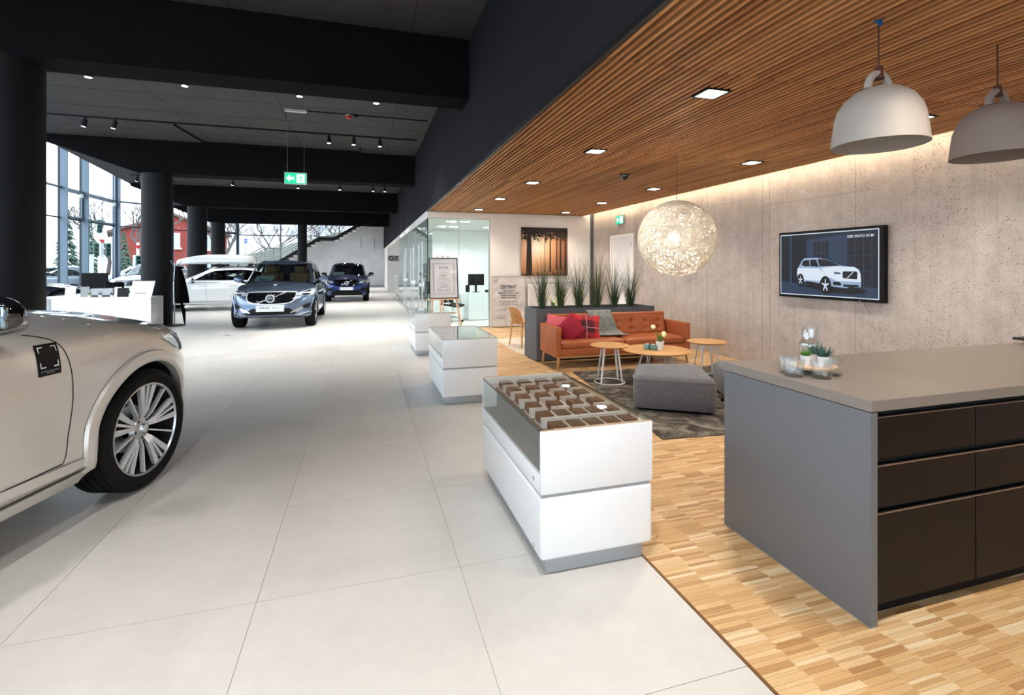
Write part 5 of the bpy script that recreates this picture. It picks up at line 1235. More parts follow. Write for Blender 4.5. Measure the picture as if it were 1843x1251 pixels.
def loft_rings(rings):
    n = len(rings[0]); vs = [p for r in rings for p in r]; fs = []
    for k in range(len(rings) - 1):
        for i in range(n): fs.append((k * n + i, k * n + (i + 1) % n, (k + 1) * n + (i + 1) % n, (k + 1) * n + i))
    fs.append(tuple(range(n))[::-1]); fs.append(tuple((len(rings) - 1) * n + i for i in range(n)))
    return vs, fs

def body_shape(s):
    L, W = s['L'], s['W']; ol = outline(L, W, s.get('mf', 6.5), s.get('mr', 8), s.get('n', 2.6)); n = len(ol); nor = []
    for i in range(n):
        a = Vector(ol[i - 1]); b = Vector(ol[(i + 1) % n]); t = (b - a).normalized(); nor.append(Vector((t.y, -t.x)))
    if nor[n // 4].x < 0 and ol[n // 4][0] > 0: nor = [-q for q in nor]
    rings = []
    for t, ins in s['side']:
        r = []
        for (x, y), nn in zip(ol, nor):
            zb = lerp_table(s['bottom'], y); zt = lerp_table(s['shoulder'], y); fr = max(0, 1 - y / .5); re = max(0, 1 - (L - y) / .5)
            i2 = ins + fr * lerp_table(s['nose'], t) + re * lerp_table(s.get('tail', [(0, .03), (.5, 0), (1, .1)]), t)
            x2 = x - nn.x * i2; y2 = y - nn.y * i2
            r.append((x2, y2, zb + (zt - zb) * t))
        rings.append(r)
    return cap_top(rings, lambda y, z: lerp_table(s['center'], y) - z, W)

def cap_top(rings, rise, W, K=14):
    """close a ring stack with a crowned top made of rows from side to side"""
    n = len(rings[0]); vs = [p for r in rings for p in r]; fs = []; m = len(rings)
    for k in range(m - 1):
        for i in range(n): fs.append((k * n + i, k * n + (i + 1) % n, (k + 1) * n + (i + 1) % n, (k + 1) * n + i))
    fs.append(tuple(range(n))[::-1]); e = (m - 1) * n; h = n // 2; E = rings[-1]; rows = [[e]]
    for i in range(1, h):
        a = Vector(E[i]); b = Vector(E[n - i]); row = [e + i]; up = rise(a.y, a.z) * min(1, (a.x / (W * .75))) ** 1.3
        for k in range(1, K):
            q = .5 - .5 * cos(pi * k / K); u = abs(2 * q - 1); p = a.lerp(b, q); row.append(len(vs)); vs.append((p.x, p.y, p.z + up * (1 - u ** 2.3)))
        rows.append(row + [e + n - i])
    rows.append([e + h])
    for k in range(len(rows) - 1):
        r0, r1 = rows[k], rows[k + 1]
        if len(r0) == 1:
            for j in range(K): fs.append((r0[0], r1[j], r1[j + 1]))
        elif len(r1) == 1:
            for j in range(K): fs.append((r0[j], r1[0], r0[j + 1]))
        else:
            for j in range(K): fs.append((r0[j], r1[j], r1[j + 1], r0[j + 1]))
    return vs, fs

def cabin_shape(s):
    c = s['cabin']; rings = []
    for q in (0, .15, .3, .45, .6, .72, .82, .90, .96, 1.0):
        z = c['z0'] + (c['z1'] - c['z0']) * q; y0 = c['f0'] + (c['f1'] - c['f0']) * q ** c.get('fp', 1.0); y1 = c['r0'] + (c['r1'] - c['r0']) * q ** 1.15; w = c['w0'] + (c['w1'] - c['w0']) * (.85 * q + .15 * q ** 4)
        rings.append([(x, y, z) for x, y in outline(y1 - y0, w, c.get('mf', 10), c.get('mr', 11), c.get('n', 3.0), y0=y0)])
    return cap_top(rings, lambda y, z: c['crown'], c['w1'])

class Drape:
    """lays flat outlines onto a car's surface by casting rays"""
    def __init__(s, vs, fs): s.t = BVHTree.FromPolygons([Vector(v) for v in vs], [tuple(f) for f in fs])
    def hit(s, view, a, b, off):
        o, d = {'+x': ((3, a, b), (-1, 0, 0)), '-x': ((-3, a, b), (1, 0, 0)), 'f': ((a, -3, b), (0, 1, 0)), 'r': ((a, 9, b), (0, -1, 0)), 't': ((a, b, 4), (0, 0, -1))}[view]
        p, n, _, _ = s.t.ray_cast(Vector(o), Vector(d))
        if p is None:
            g = {'+x': (1, a, b), '-x': (-1, a, b), 'f': (a, 0, b), 'r': (a, 5, b), 't': (a, b, 1.5)}[view]; p, n, _, _ = s.t.find_nearest(Vector(g))
        if n.dot(Vector(d)) > 0: n = -n
        return p + n * off, n
    def patch(s, view, poly, off=.004, step=.05, thick=0.0, dense=True):
        P = [Vector(p) for p in poly]; bd = []
        for i, p in enumerate(P):
            q = P[(i + 1) % len(P)]; k = max(1, int((q - p).length / step)); bd += [p.lerp(q, j / k) for j in range(k)]
        n = len(bd); pts = list(bd)
        if dense:
            x0, x1 = min(p.x for p in bd), max(p.x for p in bd); y0, y1 = min(p.y for p in bd), max(p.y for p in bd)
            x = x0 + step * .5
            while x < x1:
                y = y0 + step * .5
                while y < y1:
                    q = Vector((x, y)); ins = False
                    for i in range(n):
                        a, b = bd[i], bd[(i + 1) % n]
                        if (a.y > y) != (b.y > y) and x < (b.x - a.x) * (y - a.y) / (b.y - a.y) + a.x: ins = not ins
                    if ins and min((q - b).length for b in bd) > step * .35: pts.append(q)
                    y += step
                x += step
        v2, _, f2, *_ = delaunay_2d_cdt(pts, [], [list(range(n))], 1, 1e-6)
        hs = [s.hit(view, p.x, p.y, off) for p in v2]; vs = [h[0] for h in hs]; fs = [tuple(f) for f in f2]
        d = {'+x': Vector((1, 0, 0)), '-x': Vector((-1, 0, 0)), 'f': Vector((0, -1, 0)), 'r': Vector((0, 1, 0)), 't': Vector((0, 0, 1))}[view]; out = []
        for f in fs:
            nn = (vs[f[1]] - vs[f[0]]).cross(vs[f[2]] - vs[f[0]]); out.append(f if nn.dot(d) > 0 else f[::-1])
        return vs, out
    def ribbon(s, view, line, w=.006, off=.0015, step=.03):
        P = [Vector(p) for p in line]; pts = []
        for a, b in zip(P[:-1], P[1:]):
            k = max(1, int((b - a).length / step)); pts += [a.lerp(b, j / k) for j in range(k)]
        pts.append(P[-1]); vs = []; fs = []
        for i, p in enumerate(pts):
            t = (pts[min(i + 1, len(pts) - 1)] - pts[max(i - 1, 0)]).normalized(); nn = Vector((-t.y, t.x)) * w / 2
            vs += [s.hit(view, *(p - nn), off)[0], s.hit(view, *(p + nn), off)[0]]
        for i in range(len(pts) - 1): fs.append((2 * i, 2 * i + 1, 2 * i + 3, 2 * i + 2))
        return vs, fs

def smoothpts(pts, n=4, closed=True):
    """Catmull-Rom through pts"""
    out = []; m = len(pts)
    for i in range(m if closed else m - 1):
        p0, p1, p2, p3 = (Vector(pts[(i + k) % m if closed else min(max(i + k, 0), m - 1)]) for k in (-1, 0, 1, 2))
        for j in range(n):
            t = j / n; out.append(tuple(.5 * ((2 * p1) + (p2 - p0) * t + (2 * p0 - 5 * p1 + 4 * p2 - p3) * t * t + (3 * p1 - p0 - 3 * p2 + p3) * t ** 3)))
    if not closed: out.append(tuple(pts[-1]))
    return out

def boolean_cut(vs, fs, cutters, mats):
    """body mesh minus cutters; cut faces take the cutter's material"""
    mb = MB(); mb.add(vs, fs); me = mb.mesh('body', mats, None); o = bpy.data.objects.new('tmp', me); COL.objects.link(o); tmp = [o]
    for cm in cutters:
        c = bpy.data.objects.new('tmpc', cm); COL.objects.link(c); tmp.append(c); md = o.modifiers.new('b', 'BOOLEAN'); md.object = c; md.operation = 'DIFFERENCE'; md.solver = 'EXACT'; md.material_mode = 'TRANSFER'
    dg = bpy.context.evaluated_depsgraph_get(); res = bpy.data.meshes.new_from_object(o.evaluated_get(dg))
    for c in tmp: bpy.data.objects.remove(c)
    res.polygons.foreach_set('use_smooth', [True] * len(res.polygons)); res.set_sharp_from_angle(angle=R(32)); res.update(); return res

def make_wheel_meshes(r, rim, w, style):
    d = {}
    tw = w / 2
    prof = [(rim - .004, -tw + .03), (rim + .006, -tw + .012), (r - .05, -tw - .004), (r - .018, -tw + .01), (r - .004, -tw + .03)]
    for k in range(4):
        x = -tw + .035 + k * (w - .07) / 4; ww = (w - .07) / 4; prof += [(r, x + .006), (r, x + ww - .008), (r - .008, x + ww - .005), (r - .008, x + ww + .003)]
    prof += [(r - .004, tw - .03), (r - .018, tw - .01), (r - .05, tw + .004), (rim + .006, tw - .012), (rim - .004, tw - .03)]
    d['tire'] = MB().lathe(prof, 72, axis='x').mesh('tire', 'rubber', 35)
    d['barrel'] = MB().lathe([(rim - .004, tw - .02), (rim - .018, tw - .045), (rim - .03, -tw * .4), (rim - .06, -tw * .5), (.06, -tw * .5)], 56, axis='x').mesh('rim_barrel', 'well_black' if style == 'many' else 'black_metal', 40)
    d['lip'] = MB().lathe([(rim - .002, tw - .022), (rim + .002, tw - .010), (rim - .006, tw - .008), (rim - .012, tw - .02)], 64, axis='x').mesh('rim_lip', 'alu', 40)
    d['disc'] = MB().lathe([(.07, 0), (.155, 0), (.155, -.02), (.07, -.02)], 32, axis='x').mesh('brake_disc', 'steel', 40)
    d['hub'] = MB().lathe([(.001, tw - .028), (.03, tw - .03), (.036, tw - .04), (.07, tw - .05), (.085, tw - .075)], 32, axis='x').mesh('hub', 'alu', 40)
    d['cap'] = MB().lathe([(.001, tw - .022), (.026, tw - .024), (.03, tw - .032)], 24, axis='x').mesh('hub_cap', 'chrome', 40)
    d['lug'] = MB().lathe([(.001, 0), (.011, 0), (.012, -.03)], 12, axis='x').mesh('lug_hole', 'well_black', 40)
    def spoke(a0, a1, w0, w1, r0=.06, r1=None):
        r1 = r1 or rim - .012; pts = []
        xo = tw - .012; vs = []
        for rr, ww, an, xx in ((r0, w0, a0, xo - .045), (r0 + (r1 - r0) * .25, w0 + (w1 - w0) * .25, a0 + (a1 - a0) * .35, xo - .018), (r1, w1, a1, xo - .004)):
            c = Vector((0, cos(an), sin(an))); t = Vector((0, -sin(an), cos(an)))
            for dx, sgn in ((0, -1), (0, 1), (-.03, 1), (-.03, -1)): vs.append(c * rr + t * (ww / 2 * sgn * (1 if dx == 0 else .7)) + Vector((xx + dx, 0, 0)))
        fs = []
        for k in range(2):
            for j in range(4): fs.append((k * 4 + j, k * 4 + (j + 1) % 4, k * 4 + 4 + (j + 1) % 4, k * 4 + 4 + j))
        fs += [(0, 1, 2, 3), (8, 9, 10, 11)]
        return MB().add(vs, fs).mesh('spoke', 'bright_trim' if style == 'many' else 'alu')
    sp = []
    if style == 'many':
        for g in range(5):
            b = g * 2 * pi / 5 + .25
            sp.append((spoke(b - .12, b - .20, .018, .040), 0)); sp.append((spoke(b, b, .013, .020), 0)); sp.append((spoke(b + .12, b + .20, .018, .040), 0)); sp.append((spoke(b + .6, b + .63, .010, .013), 0))
    else:
        for g in range(5):
            b = g * 2 * pi / 5 + pi / 2; sp.append((spoke(b - .1, b - .2, .03, .034), 0)); sp.append((spoke(b + .1, b + .2, .03, .034), 0))
    d['spokes'] = [s[0] for s in sp]; return d

def add_wheels(t, s, style='double', steer=0.0):
    r = s['wr']; d = make_wheel_meshes(r, s['rim'], s.get('tw', .245), style)
    for y in (s['fo'], s['fo'] + s['wb']):
        for sg in (-1, 1):
            w = link('wheel', None, t, (sg * (s['W'] - s.get('tw', .245) / 2 - s.get('winset', .02)), y, r), (0, 0, 0 if sg > 0 else pi))
            if y == s['fo'] and steer: w.rotation_euler = (0, 0, (0 if sg > 0 else pi) + steer)
            link('tire', d['tire'], w); link('rim_barrel', d['barrel'], w); link('rim_lip', d['lip'], w); link('brake_disc', d['disc'], w); link('hub', d['hub'], w); link('hub_cap', d['cap'], w)
            for m in d['spokes']: link('spoke', m, w)
            for k in range(5): a = k * 2 * pi / 5 + .88; link('lug_hole', d['lug'], w, (s.get('tw', .245) / 2 - .046, .056 * cos(a), .056 * sin(a)))

def make_car(name, label, s, loc, rz, detail=2):
    t = thing(name, label, 'car', loc, rz, s.get('group')); L, W = s['L'], s['W']; paint = s['paint']
    vs, fs = body_shape(s); cut = []
    for y in (s['fo'], s['fo'] + s['wb']):
        for sg in (-1, 1):
            x0, x1 = (W - .36, W + .2) if sg > 0 else (-W - .2, -W + .36)
            cut.append(MB().cyl((x0, y, s['wr']), (x1, y, s['wr']), s['wr'] + s.get('gap', .05), n=48).mesh('c', 'well_black'))
    me = boolean_cut(vs, fs, cut, [paint]); link('body', me, t); D = Drape(vs, fs)
    cvs, cfs = cabin_shape(s); G = Drape(cvs, cfs); c = s['cabin']
    def add(dr, view, poly, mat, nm, off=.004, step=.05, par=t, sm=60):
        v, f = dr.patch(view, poly, off, step); return MB().add(v, f).build(nm, mat, par, sm, fix=False)
    def rib(dr, view, line, nm='panel_gap', mat='well_black', w=.006, off=.0015):
        v, f = dr.ribbon(view, line, w, off); return MB().add(v, f).build(nm, mat, t, 60, fix=True)
    # cabin: roof, pillars, glass, interior
    zr = c['z1']; zb = c['z0']
    roof = [(x * .985, y) for x, y in outline(c['r1'] - c['f1'] + .02, c['w1'] * .985, 7, 9, 3.2, 8, 24, c['f1'] - .01)]
    add(G, 't', roof, s.get('roof', paint), 'roof', .004, .09)
    if s.get('sunroof'): add(G, 't', [(-.42, c['f1'] + .25), (.42, c['f1'] + .25), (.42, c['f1'] + 1.15), (-.42, c['f1'] + 1.15)], 'gloss_black', 'sunroof', .008, .1)
    def lerpF(q): return c['f0'] + (c['f1'] - c['f0']) * q ** c.get('fp', 1.0)
    def lerpR(q): return c['r0'] + (c['r1'] - c['r0']) * q ** 1.15
    def zq(q): return zb + (zr - zb) * q
    def wq(q): return c['w0'] + (c['w1'] - c['w0']) * (.85 * q + .15 * q ** 4)
    qb = c.get('qb', .06); fw = c.get('pillar', .075)
    # windscreen and rear window
    ws = [(-wq(qb) * .90, zq(qb)), (wq(qb) * .90, zq(qb)), (wq(.5) * .90, zq(.5)), (wq(.955) * .88, zq(.955)), (-wq(.955) * .88, zq(.955)), (-wq(.5) * .90, zq(.5))]
    add(G, 'f', ws, 'windscreen_glass', 'windscreen', .0, .06); add(G, 'r', [(x * .95, z) for x, z in ws], 'privacy_glass', 'rear_window', .0, .08)
    for sg in (-1, 1):   # A pillars seen from the front
        add(G, 'f', [(sg * wq(0) * .90, zq(0)), (sg * wq(0) * .985, zq(0)), (sg * wq(.5) * .985, zq(.5)), (sg * wq(.98) * .97, zq(.98)), (sg * wq(.98) * .87, zq(.98)), (sg * wq(.5) * .90, zq(.5)), (sg * wq(qb) * .90, zq(qb))], paint, 'front_pillar', .006, .05)
        add(G, 'r', [(sg * wq(0) * .85, zq(0)), (sg * wq(0) * .985, zq(0)), (sg * wq(.98) * .97, zq(.98)), (sg * wq(.98) * .83, zq(.98))], paint, 'rear_pillar', .006, .06)
    add(G, 'f', [(-wq(.94) * .89, zq(.94)), (wq(.94) * .89, zq(.94)), (wq(1) * .89, zq(.995)), (-wq(1) * .89, zq(.995))], s.get('roof', paint), 'roof_front_edge', .005, .06)
    # side: painted frame strips + windows
    q0, q1 = c.get('sb', .16), .90
    ya0 = lerpF(q0) + c.get('sf', .34); ya1 = lerpF(q1) + c.get('sf1', .30); yb0 = lerpR(q0) - c.get('sr', .28); yb1 = lerpR(q1) - c.get('sr1', .30)
    cuts = c['split']          # y of B and C pillars
    for v, sg in (('+x', 1), ('-x', -1)):
        z0s, z1s = zq(q0), zq(q1)
        def top(y): 
            q = (y - ya1) / (yb1 - ya1); return z1s - .05 * (2 * q - 1) ** 2 - (.05 * max(0, q - .6) / .4)
        full = [(ya0, z0s)] + [(ya0 + (ya1 - ya0) * k / 6, z0s + (top(ya1) - z0s) * (k / 6) ** .9) for k in range(1, 7)] + [(ya1 + (yb1 - ya1) * k / 10, top(ya1 + (yb1 - ya1) * k / 10)) for k in range(1, 11)] + [(yb1 + (yb0 - yb1) * .5, (top(yb1) + z0s) / 2 + .02), (yb0, z0s + .03), (yb0 - .05, z0s)]
        def clip(a, b):
            out = []
            for i, p in enumerate(full):
                q = full[(i + 1) % len(full)]; ins = a <= p[0] <= b
                if ins: out.append(p)
                for lim in (a, b):
                    if (p[0] - lim) * (q[0] - lim) < 0:
                        k = (lim - p[0]) / (q[0] - p[0]); out.append((lim, p[1] + (q[1] - p[1]) * k))
            # order crossings along the edge correctly
            return out
        edges = [-9] + cuts + [99]; nm = ['front', 'rear', 'quarter']
        for k in range(len(edges) - 1):
            a, b = edges[k] + .025, edges[k + 1] - .025; pl = clip(a, b)
            if len(pl) > 2: add(G, v, pl, 'car_glass' if k == 0 else 'privacy_glass', 'side_window', .001, .08)
        # frame: A pillar, roof rail, rear pillar, belt strip as painted patches round the window band
        F = lambda q, k=0: lerpF(q) + k
        add(G, v, [(F(0, .2), zq(0)), (ya0 - .0, z0s)] + full[1:7] + [(F(.985, .2), zq(.985)), (F(.7, .2), zq(.7)), (F(.35, .2), zq(.35))], paint, 'front_pillar', .006, .06)
        add(G, v, full[6:17] + [(lerpR(.985) - .15, zq(.985))] + [(lerpF(.985) + .2, zq(.985))], paint, 'roof_rail_panel', .006, .08)
        add(G, v, full[16:19] + [(yb0 - .05, zq(0)), (lerpR(0) - .15, zq(0)), (lerpR(.5) - .15, zq(.5)), (lerpR(.985) - .15, zq(.985))], paint, 'rear_pillar', .006, .06)
        add(G, v, [(F(0, .2), zq(0)), (lerpR(0) - .15, zq(0)), (yb0 - .04, z0s), (ya0 + .0, z0s)], paint, 'belt_panel', .006, .1)
        for cc in cuts: add(G, v, [(cc - .03, z0s), (cc + .03, z0s), (cc + .035, top(cc)), (cc - .025, top(cc))], 'gloss_black', 'middle_pillar', .004, .08)
        rl = [(ya0 + .02, z0s - .004), (yb0 - .06, z0s - .004)]; vv, ff = G.ribbon(v, rl, .014, .009); MB().add(vv, ff).build('chrome_strip', s.get('strip', 'chrome'), t, 60)
    # interior
    fl = [(x, y) for x, y in outline(c['r0'] - c['f0'] - .02, c['w0'] * .985, 7, 9, 3, 8, 24, c['f0'] + .01)]
    it = add(D, 't', fl, 'seat_dark', 'interior_deck', .012, .12)
    sm = s.get('seat', 'seat_dark'); dz = s['cabin']['z0']
    for y, n in ((c['f0'] + 1.15, 2), (c['f0'] + 2.0, 2)):
        for sg in (-1, 1):
            st = MB().bbox(sg * .37 - .24, sg * .37 + .24, y, y + .14, dz - .1, dz + .27, .05, 3).build('seat_back', sm, t, 50); MB().bbox(sg * .37 - .13, sg * .37 + .13, y + .05, y + .14, dz + .29, dz + .47, .04, 3).build('head_rest', sm, st, 50)
    MB().tube([(-.37 + .17 * cos(a), c['f0'] + .62 + .08 * sin(a), dz + .02 + .15 * sin(a)) for a in [k * 2 * pi / 24 for k in range(24)]], .014, 6, closed=True).build('steering_wheel', 'black_plastic', t)
    MB().bbox(-c['w0'] * .8, c['w0'] * .8, c['f0'] + .12, c['f0'] + .5, dz - .05, dz + .045, .03, 2).build('dashboard', 'seat_dark', t, 50)
    MB().bbox(-.1, .1, c['f1'] + .06, c['f1'] + .09, zr - .16, zr - .09, .012, 2).build('inner_mirror', 'black_plastic', t)
    if s.get('dash_sign'):
        MB().add([(-.62, c['f0'] + .28, dz + .05), (-.18, c['f0'] + .28, dz + .05), (-.13, c['f0'] + .45, dz + .2), (-.57, c['f0'] + .45, dz + .2)], [(0, 1, 2, 3)]).build('price_sheet', 'sign_paper', t); MB().add([(-.5, c['f0'] + .309, dz + .08), (-.3, c['f0'] + .309, dz + .08), (-.29, c['f0'] + .34, dz + .11), (-.49, c['f0'] + .34, dz + .11)], [(0, 1, 2, 3)]).build('sheet_print', 'facade_metal', t)
    # door gaps and handles
    ym = s['fo'] + s['wb']
    for v, sg in (('+x', 1), ('-x', -1)):
        for ln in s['gaps']: rib(D, v, smoothpts(ln, 6, False) if len(ln) > 2 else ln)
        for ln in s.get('creases', ()): rib(D, v, ln, 'lower_trim', s.get('trim', 'black_plastic'), s.get('trimw', .05), .004)
        for hy, hz in s['handles']:
            p, n = D.hit(v, hy, hz, .018); MB().bbox(p.x - .012, p.x + .012, hy - .1, hy + .1, hz - .014, hz + .014, .008, 2).build('door_handle', s.get('handle_mat', paint), t, 50)
        # mirror
        mz = s['mirror'][1]; my = s['mirror'][0]; px = c['w0'] * .99
        mr = link('wing_mirror', None, t); mm = s.get('mirror_mat', paint)
        def cap(u, w):
            a = u * 2 * pi; k = sin(w * pi * .999 + .0005) ** .42; xx = (w - .5) * .25
            return (sg * (px + .20 + xx), my + (.075 * cos(a)) * k + .06 * (.5 - w) * -.4, mz + (.085 * sin(a)) * k * (1 - .25 * (w > .7) * (w - .7)))
        MB().grid(cap, 24, 16, cu=True).build('mirror_shell', mm, mr, 70)
        MB().bbox(*sorted((sg * (px + .10), sg * (px + .31))), my + .05, my + .08, mz - .06, mz + .06, .02, 2).build('mirror_glass', 'mirror', mr, 50)
        MB().tube([(sg * (px - .05), my + .02, mz - .10), (sg * (px + .06), my + .01, mz - .085), (sg * (px + .14), my, mz - .06)], [.035, .03, .03], 8).build('mirror_arm', 'black_plastic', mr, 60)
        MB().bbox(*sorted((sg * (px + .15), sg * (px + .27))), my - .074, my - .05, mz - .05, mz - .036, .004, 1).build('indicator', 'lamp_led', mr)
        if s.get('rails'):
            yr0, yr1 = c['f1'] + .2, c['r1'] - .35; xr = c['w1'] * .86
            MB().tube([(sg * xr, yr0, zr + .0), (sg * xr, yr0 + .2, zr + .045), (sg * xr, (yr0 + yr1) / 2, zr + .065), (sg * xr, yr1 - .2, zr + .045), (sg * xr, yr1, zr + .0)], .018, 8).build('roof_rail', s['rails'], t, 60)
    # front
    fz = s['front']
    if fz:
        g = add(D, 'f', smoothpts(fz['grille'], 3), 'gloss_black', 'grille', .006, .04)
        xs = [p[0] for p in fz['grille']]; zs = [p[1] for p in fz['grille']]
        gx = max(xs); 
        k = -gx + .05
        while k < gx - .03:
            vv, ff = D.ribbon('f', [(k, min(zs) + .045), (k, max(zs) - .03)], .012, .012); MB().add(vv, ff).build('grille_bar', fz.get('bar', 'lamp_dark'), g, 60); k += .058
        ol = smoothpts(fz['grille'], 3); vv, ff = D.ribbon('f', ol + [ol[0]], fz.get('fw', .018), .014); MB().add(vv, ff).build('grille_frame', fz.get('frame', 'bright_trim'), t, 60)
        ex, ez, er = fz['emblem']; yy = min(D.hit('f', er * 1.15 * cos(q * .7854), ez + er * 1.15 * sin(q * .7854), .0)[0].y for q in range(8)) - .02
        MB().tube([(er * cos(a), yy, ez + er * sin(a)) for a in [q * 2 * pi / 40 for q in range(40)]], er * .17, 8, closed=True).build('emblem_ring', 'bright_trim', t, 60)
        MB().lathe([(.001, yy - .004), (er * .78, yy - .002)], 32, (0, 0, ez), axis='y').build('emblem_disc', 'lamp_dark', t); 
        MB().tube([(er * .72, yy, ez + er * .72), (er * 1.2, yy, ez + er * 1.2)], [er * .26, er * .02], 6).build('emblem_arrow', 'bright_trim', t)
        lettering('VOLVO', er * .42, 'chrome', t, (0, yy - .008, ez), (1, 0, 0), (0, 0, 1), bold=.02)
        dx = fz['slash']; 
        for sg in (-1, 1): 
            b = Vector((sg * er * .95, yy, ez + sg * er * .42)); ln = [D.hit('f', b.x + (sg * dx[0] - b.x) * q, b.z + (ez + sg * dx[1] - b.z) * q, .022)[0] for q in (1, .75, .5, .25)] + [b]; MB().tube(ln, .011, 6).build('emblem_bar', 'bright_trim', t, 60)
        for sg in (-1, 1):
            h = add(D, 'f', [(sg * x, z) for x, z in fz['lamp']], 'headlamp', 'headlight', .006, .04)
            for pl, mt, nm in fz['lamp_parts']: v2, f2 = D.patch('f', [(sg * x, z) for x, z in pl], .011, .04); MB().add(v2, f2).build(nm, mt, h, 60, fix=False)
            for kf, (pl, mt, nm) in enumerate(fz['fog']): add(D, 'f', [(sg * x, z) for x, z in pl], mt, nm, .010 + .003 * kf, .025)
        for pl, mt, nm in fz['mid']: add(D, 'f', pl, mt, nm, .008, .03)
        px, pz, pw, ph = fz['plate']; p, n = D.hit('f', 0, pz, .03); pl = MB().bbox(-pw / 2, pw / 2, p.y - .012, p.y + .06, pz - ph / 2, pz + ph / 2, .006, 1).build('number_plate', 'plate_white', t)
        if fz.get('plate_text'):
            lettering('VOLVO', ph * .40, 'print_dark', pl, (-pw * .20, p.y - .0125, pz + ph * .10), (1, 0, 0), (0, 0, 1), bold=.02, sx=1.1); lettering('SELEKT', ph * .34, 'paper_line', pl, (pw * .22, p.y - .0125, pz + ph * .10), (1, 0, 0), (0, 0, 1), sx=1.1)
        rib(D, 't', [(x, y) for x, y in fz['hood']], 'hood_gap'); rib(D, 't', [(-x, y) for x, y in fz['hood']], 'hood_gap')
    for sg in (-1, 1): add(D, 'r', [(sg * .5, .95), (sg * .92, .93), (sg * .9, 1.08), (sg * .55, 1.05)], 'tail_red', 'tail_light', .006, .06)
    if s.get('arch'):
        for y in (s['fo'], s['fo'] + s['wb']):
            for v, sg in (('+x', 1), ('-x', -1)):
                r0 = s['wr'] + s.get('gap', .05); r1 = r0 + s.get('archw', .06); mb = MB(); n = 40; vs2 = []
                for k in range(n + 1):
                    a = -.18 + (pi + .36) * k / n
                    for rr, of in ((r0 - .004, -.03), (r0 - .002, .024), (r0 + .012, .032), ((r0 + r1) / 2, .03), (r1 - .006, .024), (r1, .003)):
                        p, nn = D.hit(v, y + rr * cos(a), max(.16, s['wr'] + rr * sin(a)), 0); q = Vector((p.x + sg * of, y + rr * cos(a), max(.16, s['wr'] + rr * sin(a)))); vs2.append(q)
                f2 = [(k * 6 + j, k * 6 + j + 1, (k + 1) * 6 + j + 1, (k + 1) * 6 + j) for k in range(n) for j in range(5)]
                MB().add(vs2, f2).build('wheel_arch', s['arch'], t, 50)
    add_wheels(t, s, s.get('wheel', 'double'), s.get('steer', 0))
    return t, D, G

SIDE = [(0, .09), (.05, .035), (.12, .012), (.22, .008), (.34, .018), (.46, .014), (.58, .004), (.70, 0), (.80, .004), (.88, .016), (.94, .034), (.98, .06), (1.0, .085)]
NOSE = [(0, .06), (.2, .0), (.45, .01), (.7, .03), (.9, .08), (1.0, .16)]
def suv(L, W, H, wb, fo, wr, rim, paint, **kw):
    s = dict(L=L, W=W, wb=wb, fo=fo, wr=wr, rim=rim, paint=paint, side=SIDE, nose=NOSE,
             bottom=[(0, .30), (.5, .24), (L * .3, .23), (L - .9, .24), (L - .2, .32), (L, .36)],
             shoulder=[(0, .80), (.25, .84), (.6, .93), (1.2, 1.03), (2.0, 1.03), (L * .7, 1.07), (L - .4, 1.10), (L, 1.02)],
             center=[(0, .88), (.42, .95), (.8, 1.04), (1.25, 1.13), (2.0, 1.08), (L, 1.12)],
             cabin=dict(z0=1.06, z1=H - .08, crown=.07, f0=1.12, f1=1.98, fp=.92, r0=L - .12, r1=L - .62, w0=W * .895, w1=W * .70, split=[2.28, 3.25]),
             gaps=[[(1.42, 1.02), (1.45, .75), (1.42, .42), (1.36, .30)], [(2.28, 1.04), (2.28, .30)], [(3.2, 1.05), (3.22, .75), (3.05, .55), (3.0, .32)], [(1.36, .30), (3.0, .30)]],
             handles=[(2.08, .93), (3.02, .96)], mirror=(1.78, 1.16), mf=6.5)
    s.update(kw); return s

FRONT60 = dict(grille=[(-.49, .875), (0, .885), (.49, .875), (.535, .84), (.52, .72), (.40, .635), (0, .605), (-.40, .635), (-.52, .72), (-.535, .84)], emblem=(0, .745, .085), slash=(.31, .125), fw=.026,
    lamp=[(.555, .80), (.545, .855), (.70, .90), (.88, .955), (.93, .93), (.925, .84), (.86, .795), (.66, .79)],
    lamp_parts=[([(.60, .852), (.86, .876), (.865, .845), (.60, .838)], 'lamp_led', 'light_bar'), ([(.84, .80), (.86, .93), (.905, .935), (.90, .80)], 'lamp_led', 'light_bar'), ([(.66, .80), (.66, .83), (.84, .838), (.84, .805)], 'lamp_dark', 'lens'), ([(.66, .868), (.84, .885), (.83, .92), (.70, .885)], 'lamp_dark', 'lens')],
    fog=[([(.64, .49), (.68, .56), (.82, .61), (.90, .61), (.92, .49)], 'black_plastic', 'air_intake'), ([(.42, .40), (.60, .42), (.70, .52), (.66, .53), (.5, .46)], 'paint_silver', 'bumper_blade'), ([(.52, .33), (.9, .37), (.9, .42), (.62, .385)], 'paint_silver', 'skid_trim'), ([(.66, .335), (.84, .345), (.86, .375), (.76, .375)], 'black_plastic', 'lower_vent')],
    mid=[([(-.50, .36), (.50, .36), (.56, .40), (.40, .51), (-.40, .51), (-.56, .40)], 'black_plastic', 'lower_grille')],
    plate=(0, .512, .60, .15), plate_text=True, hood=[(.50, .20), (.62, .5), (.72, .95), (.74, 1.25)])

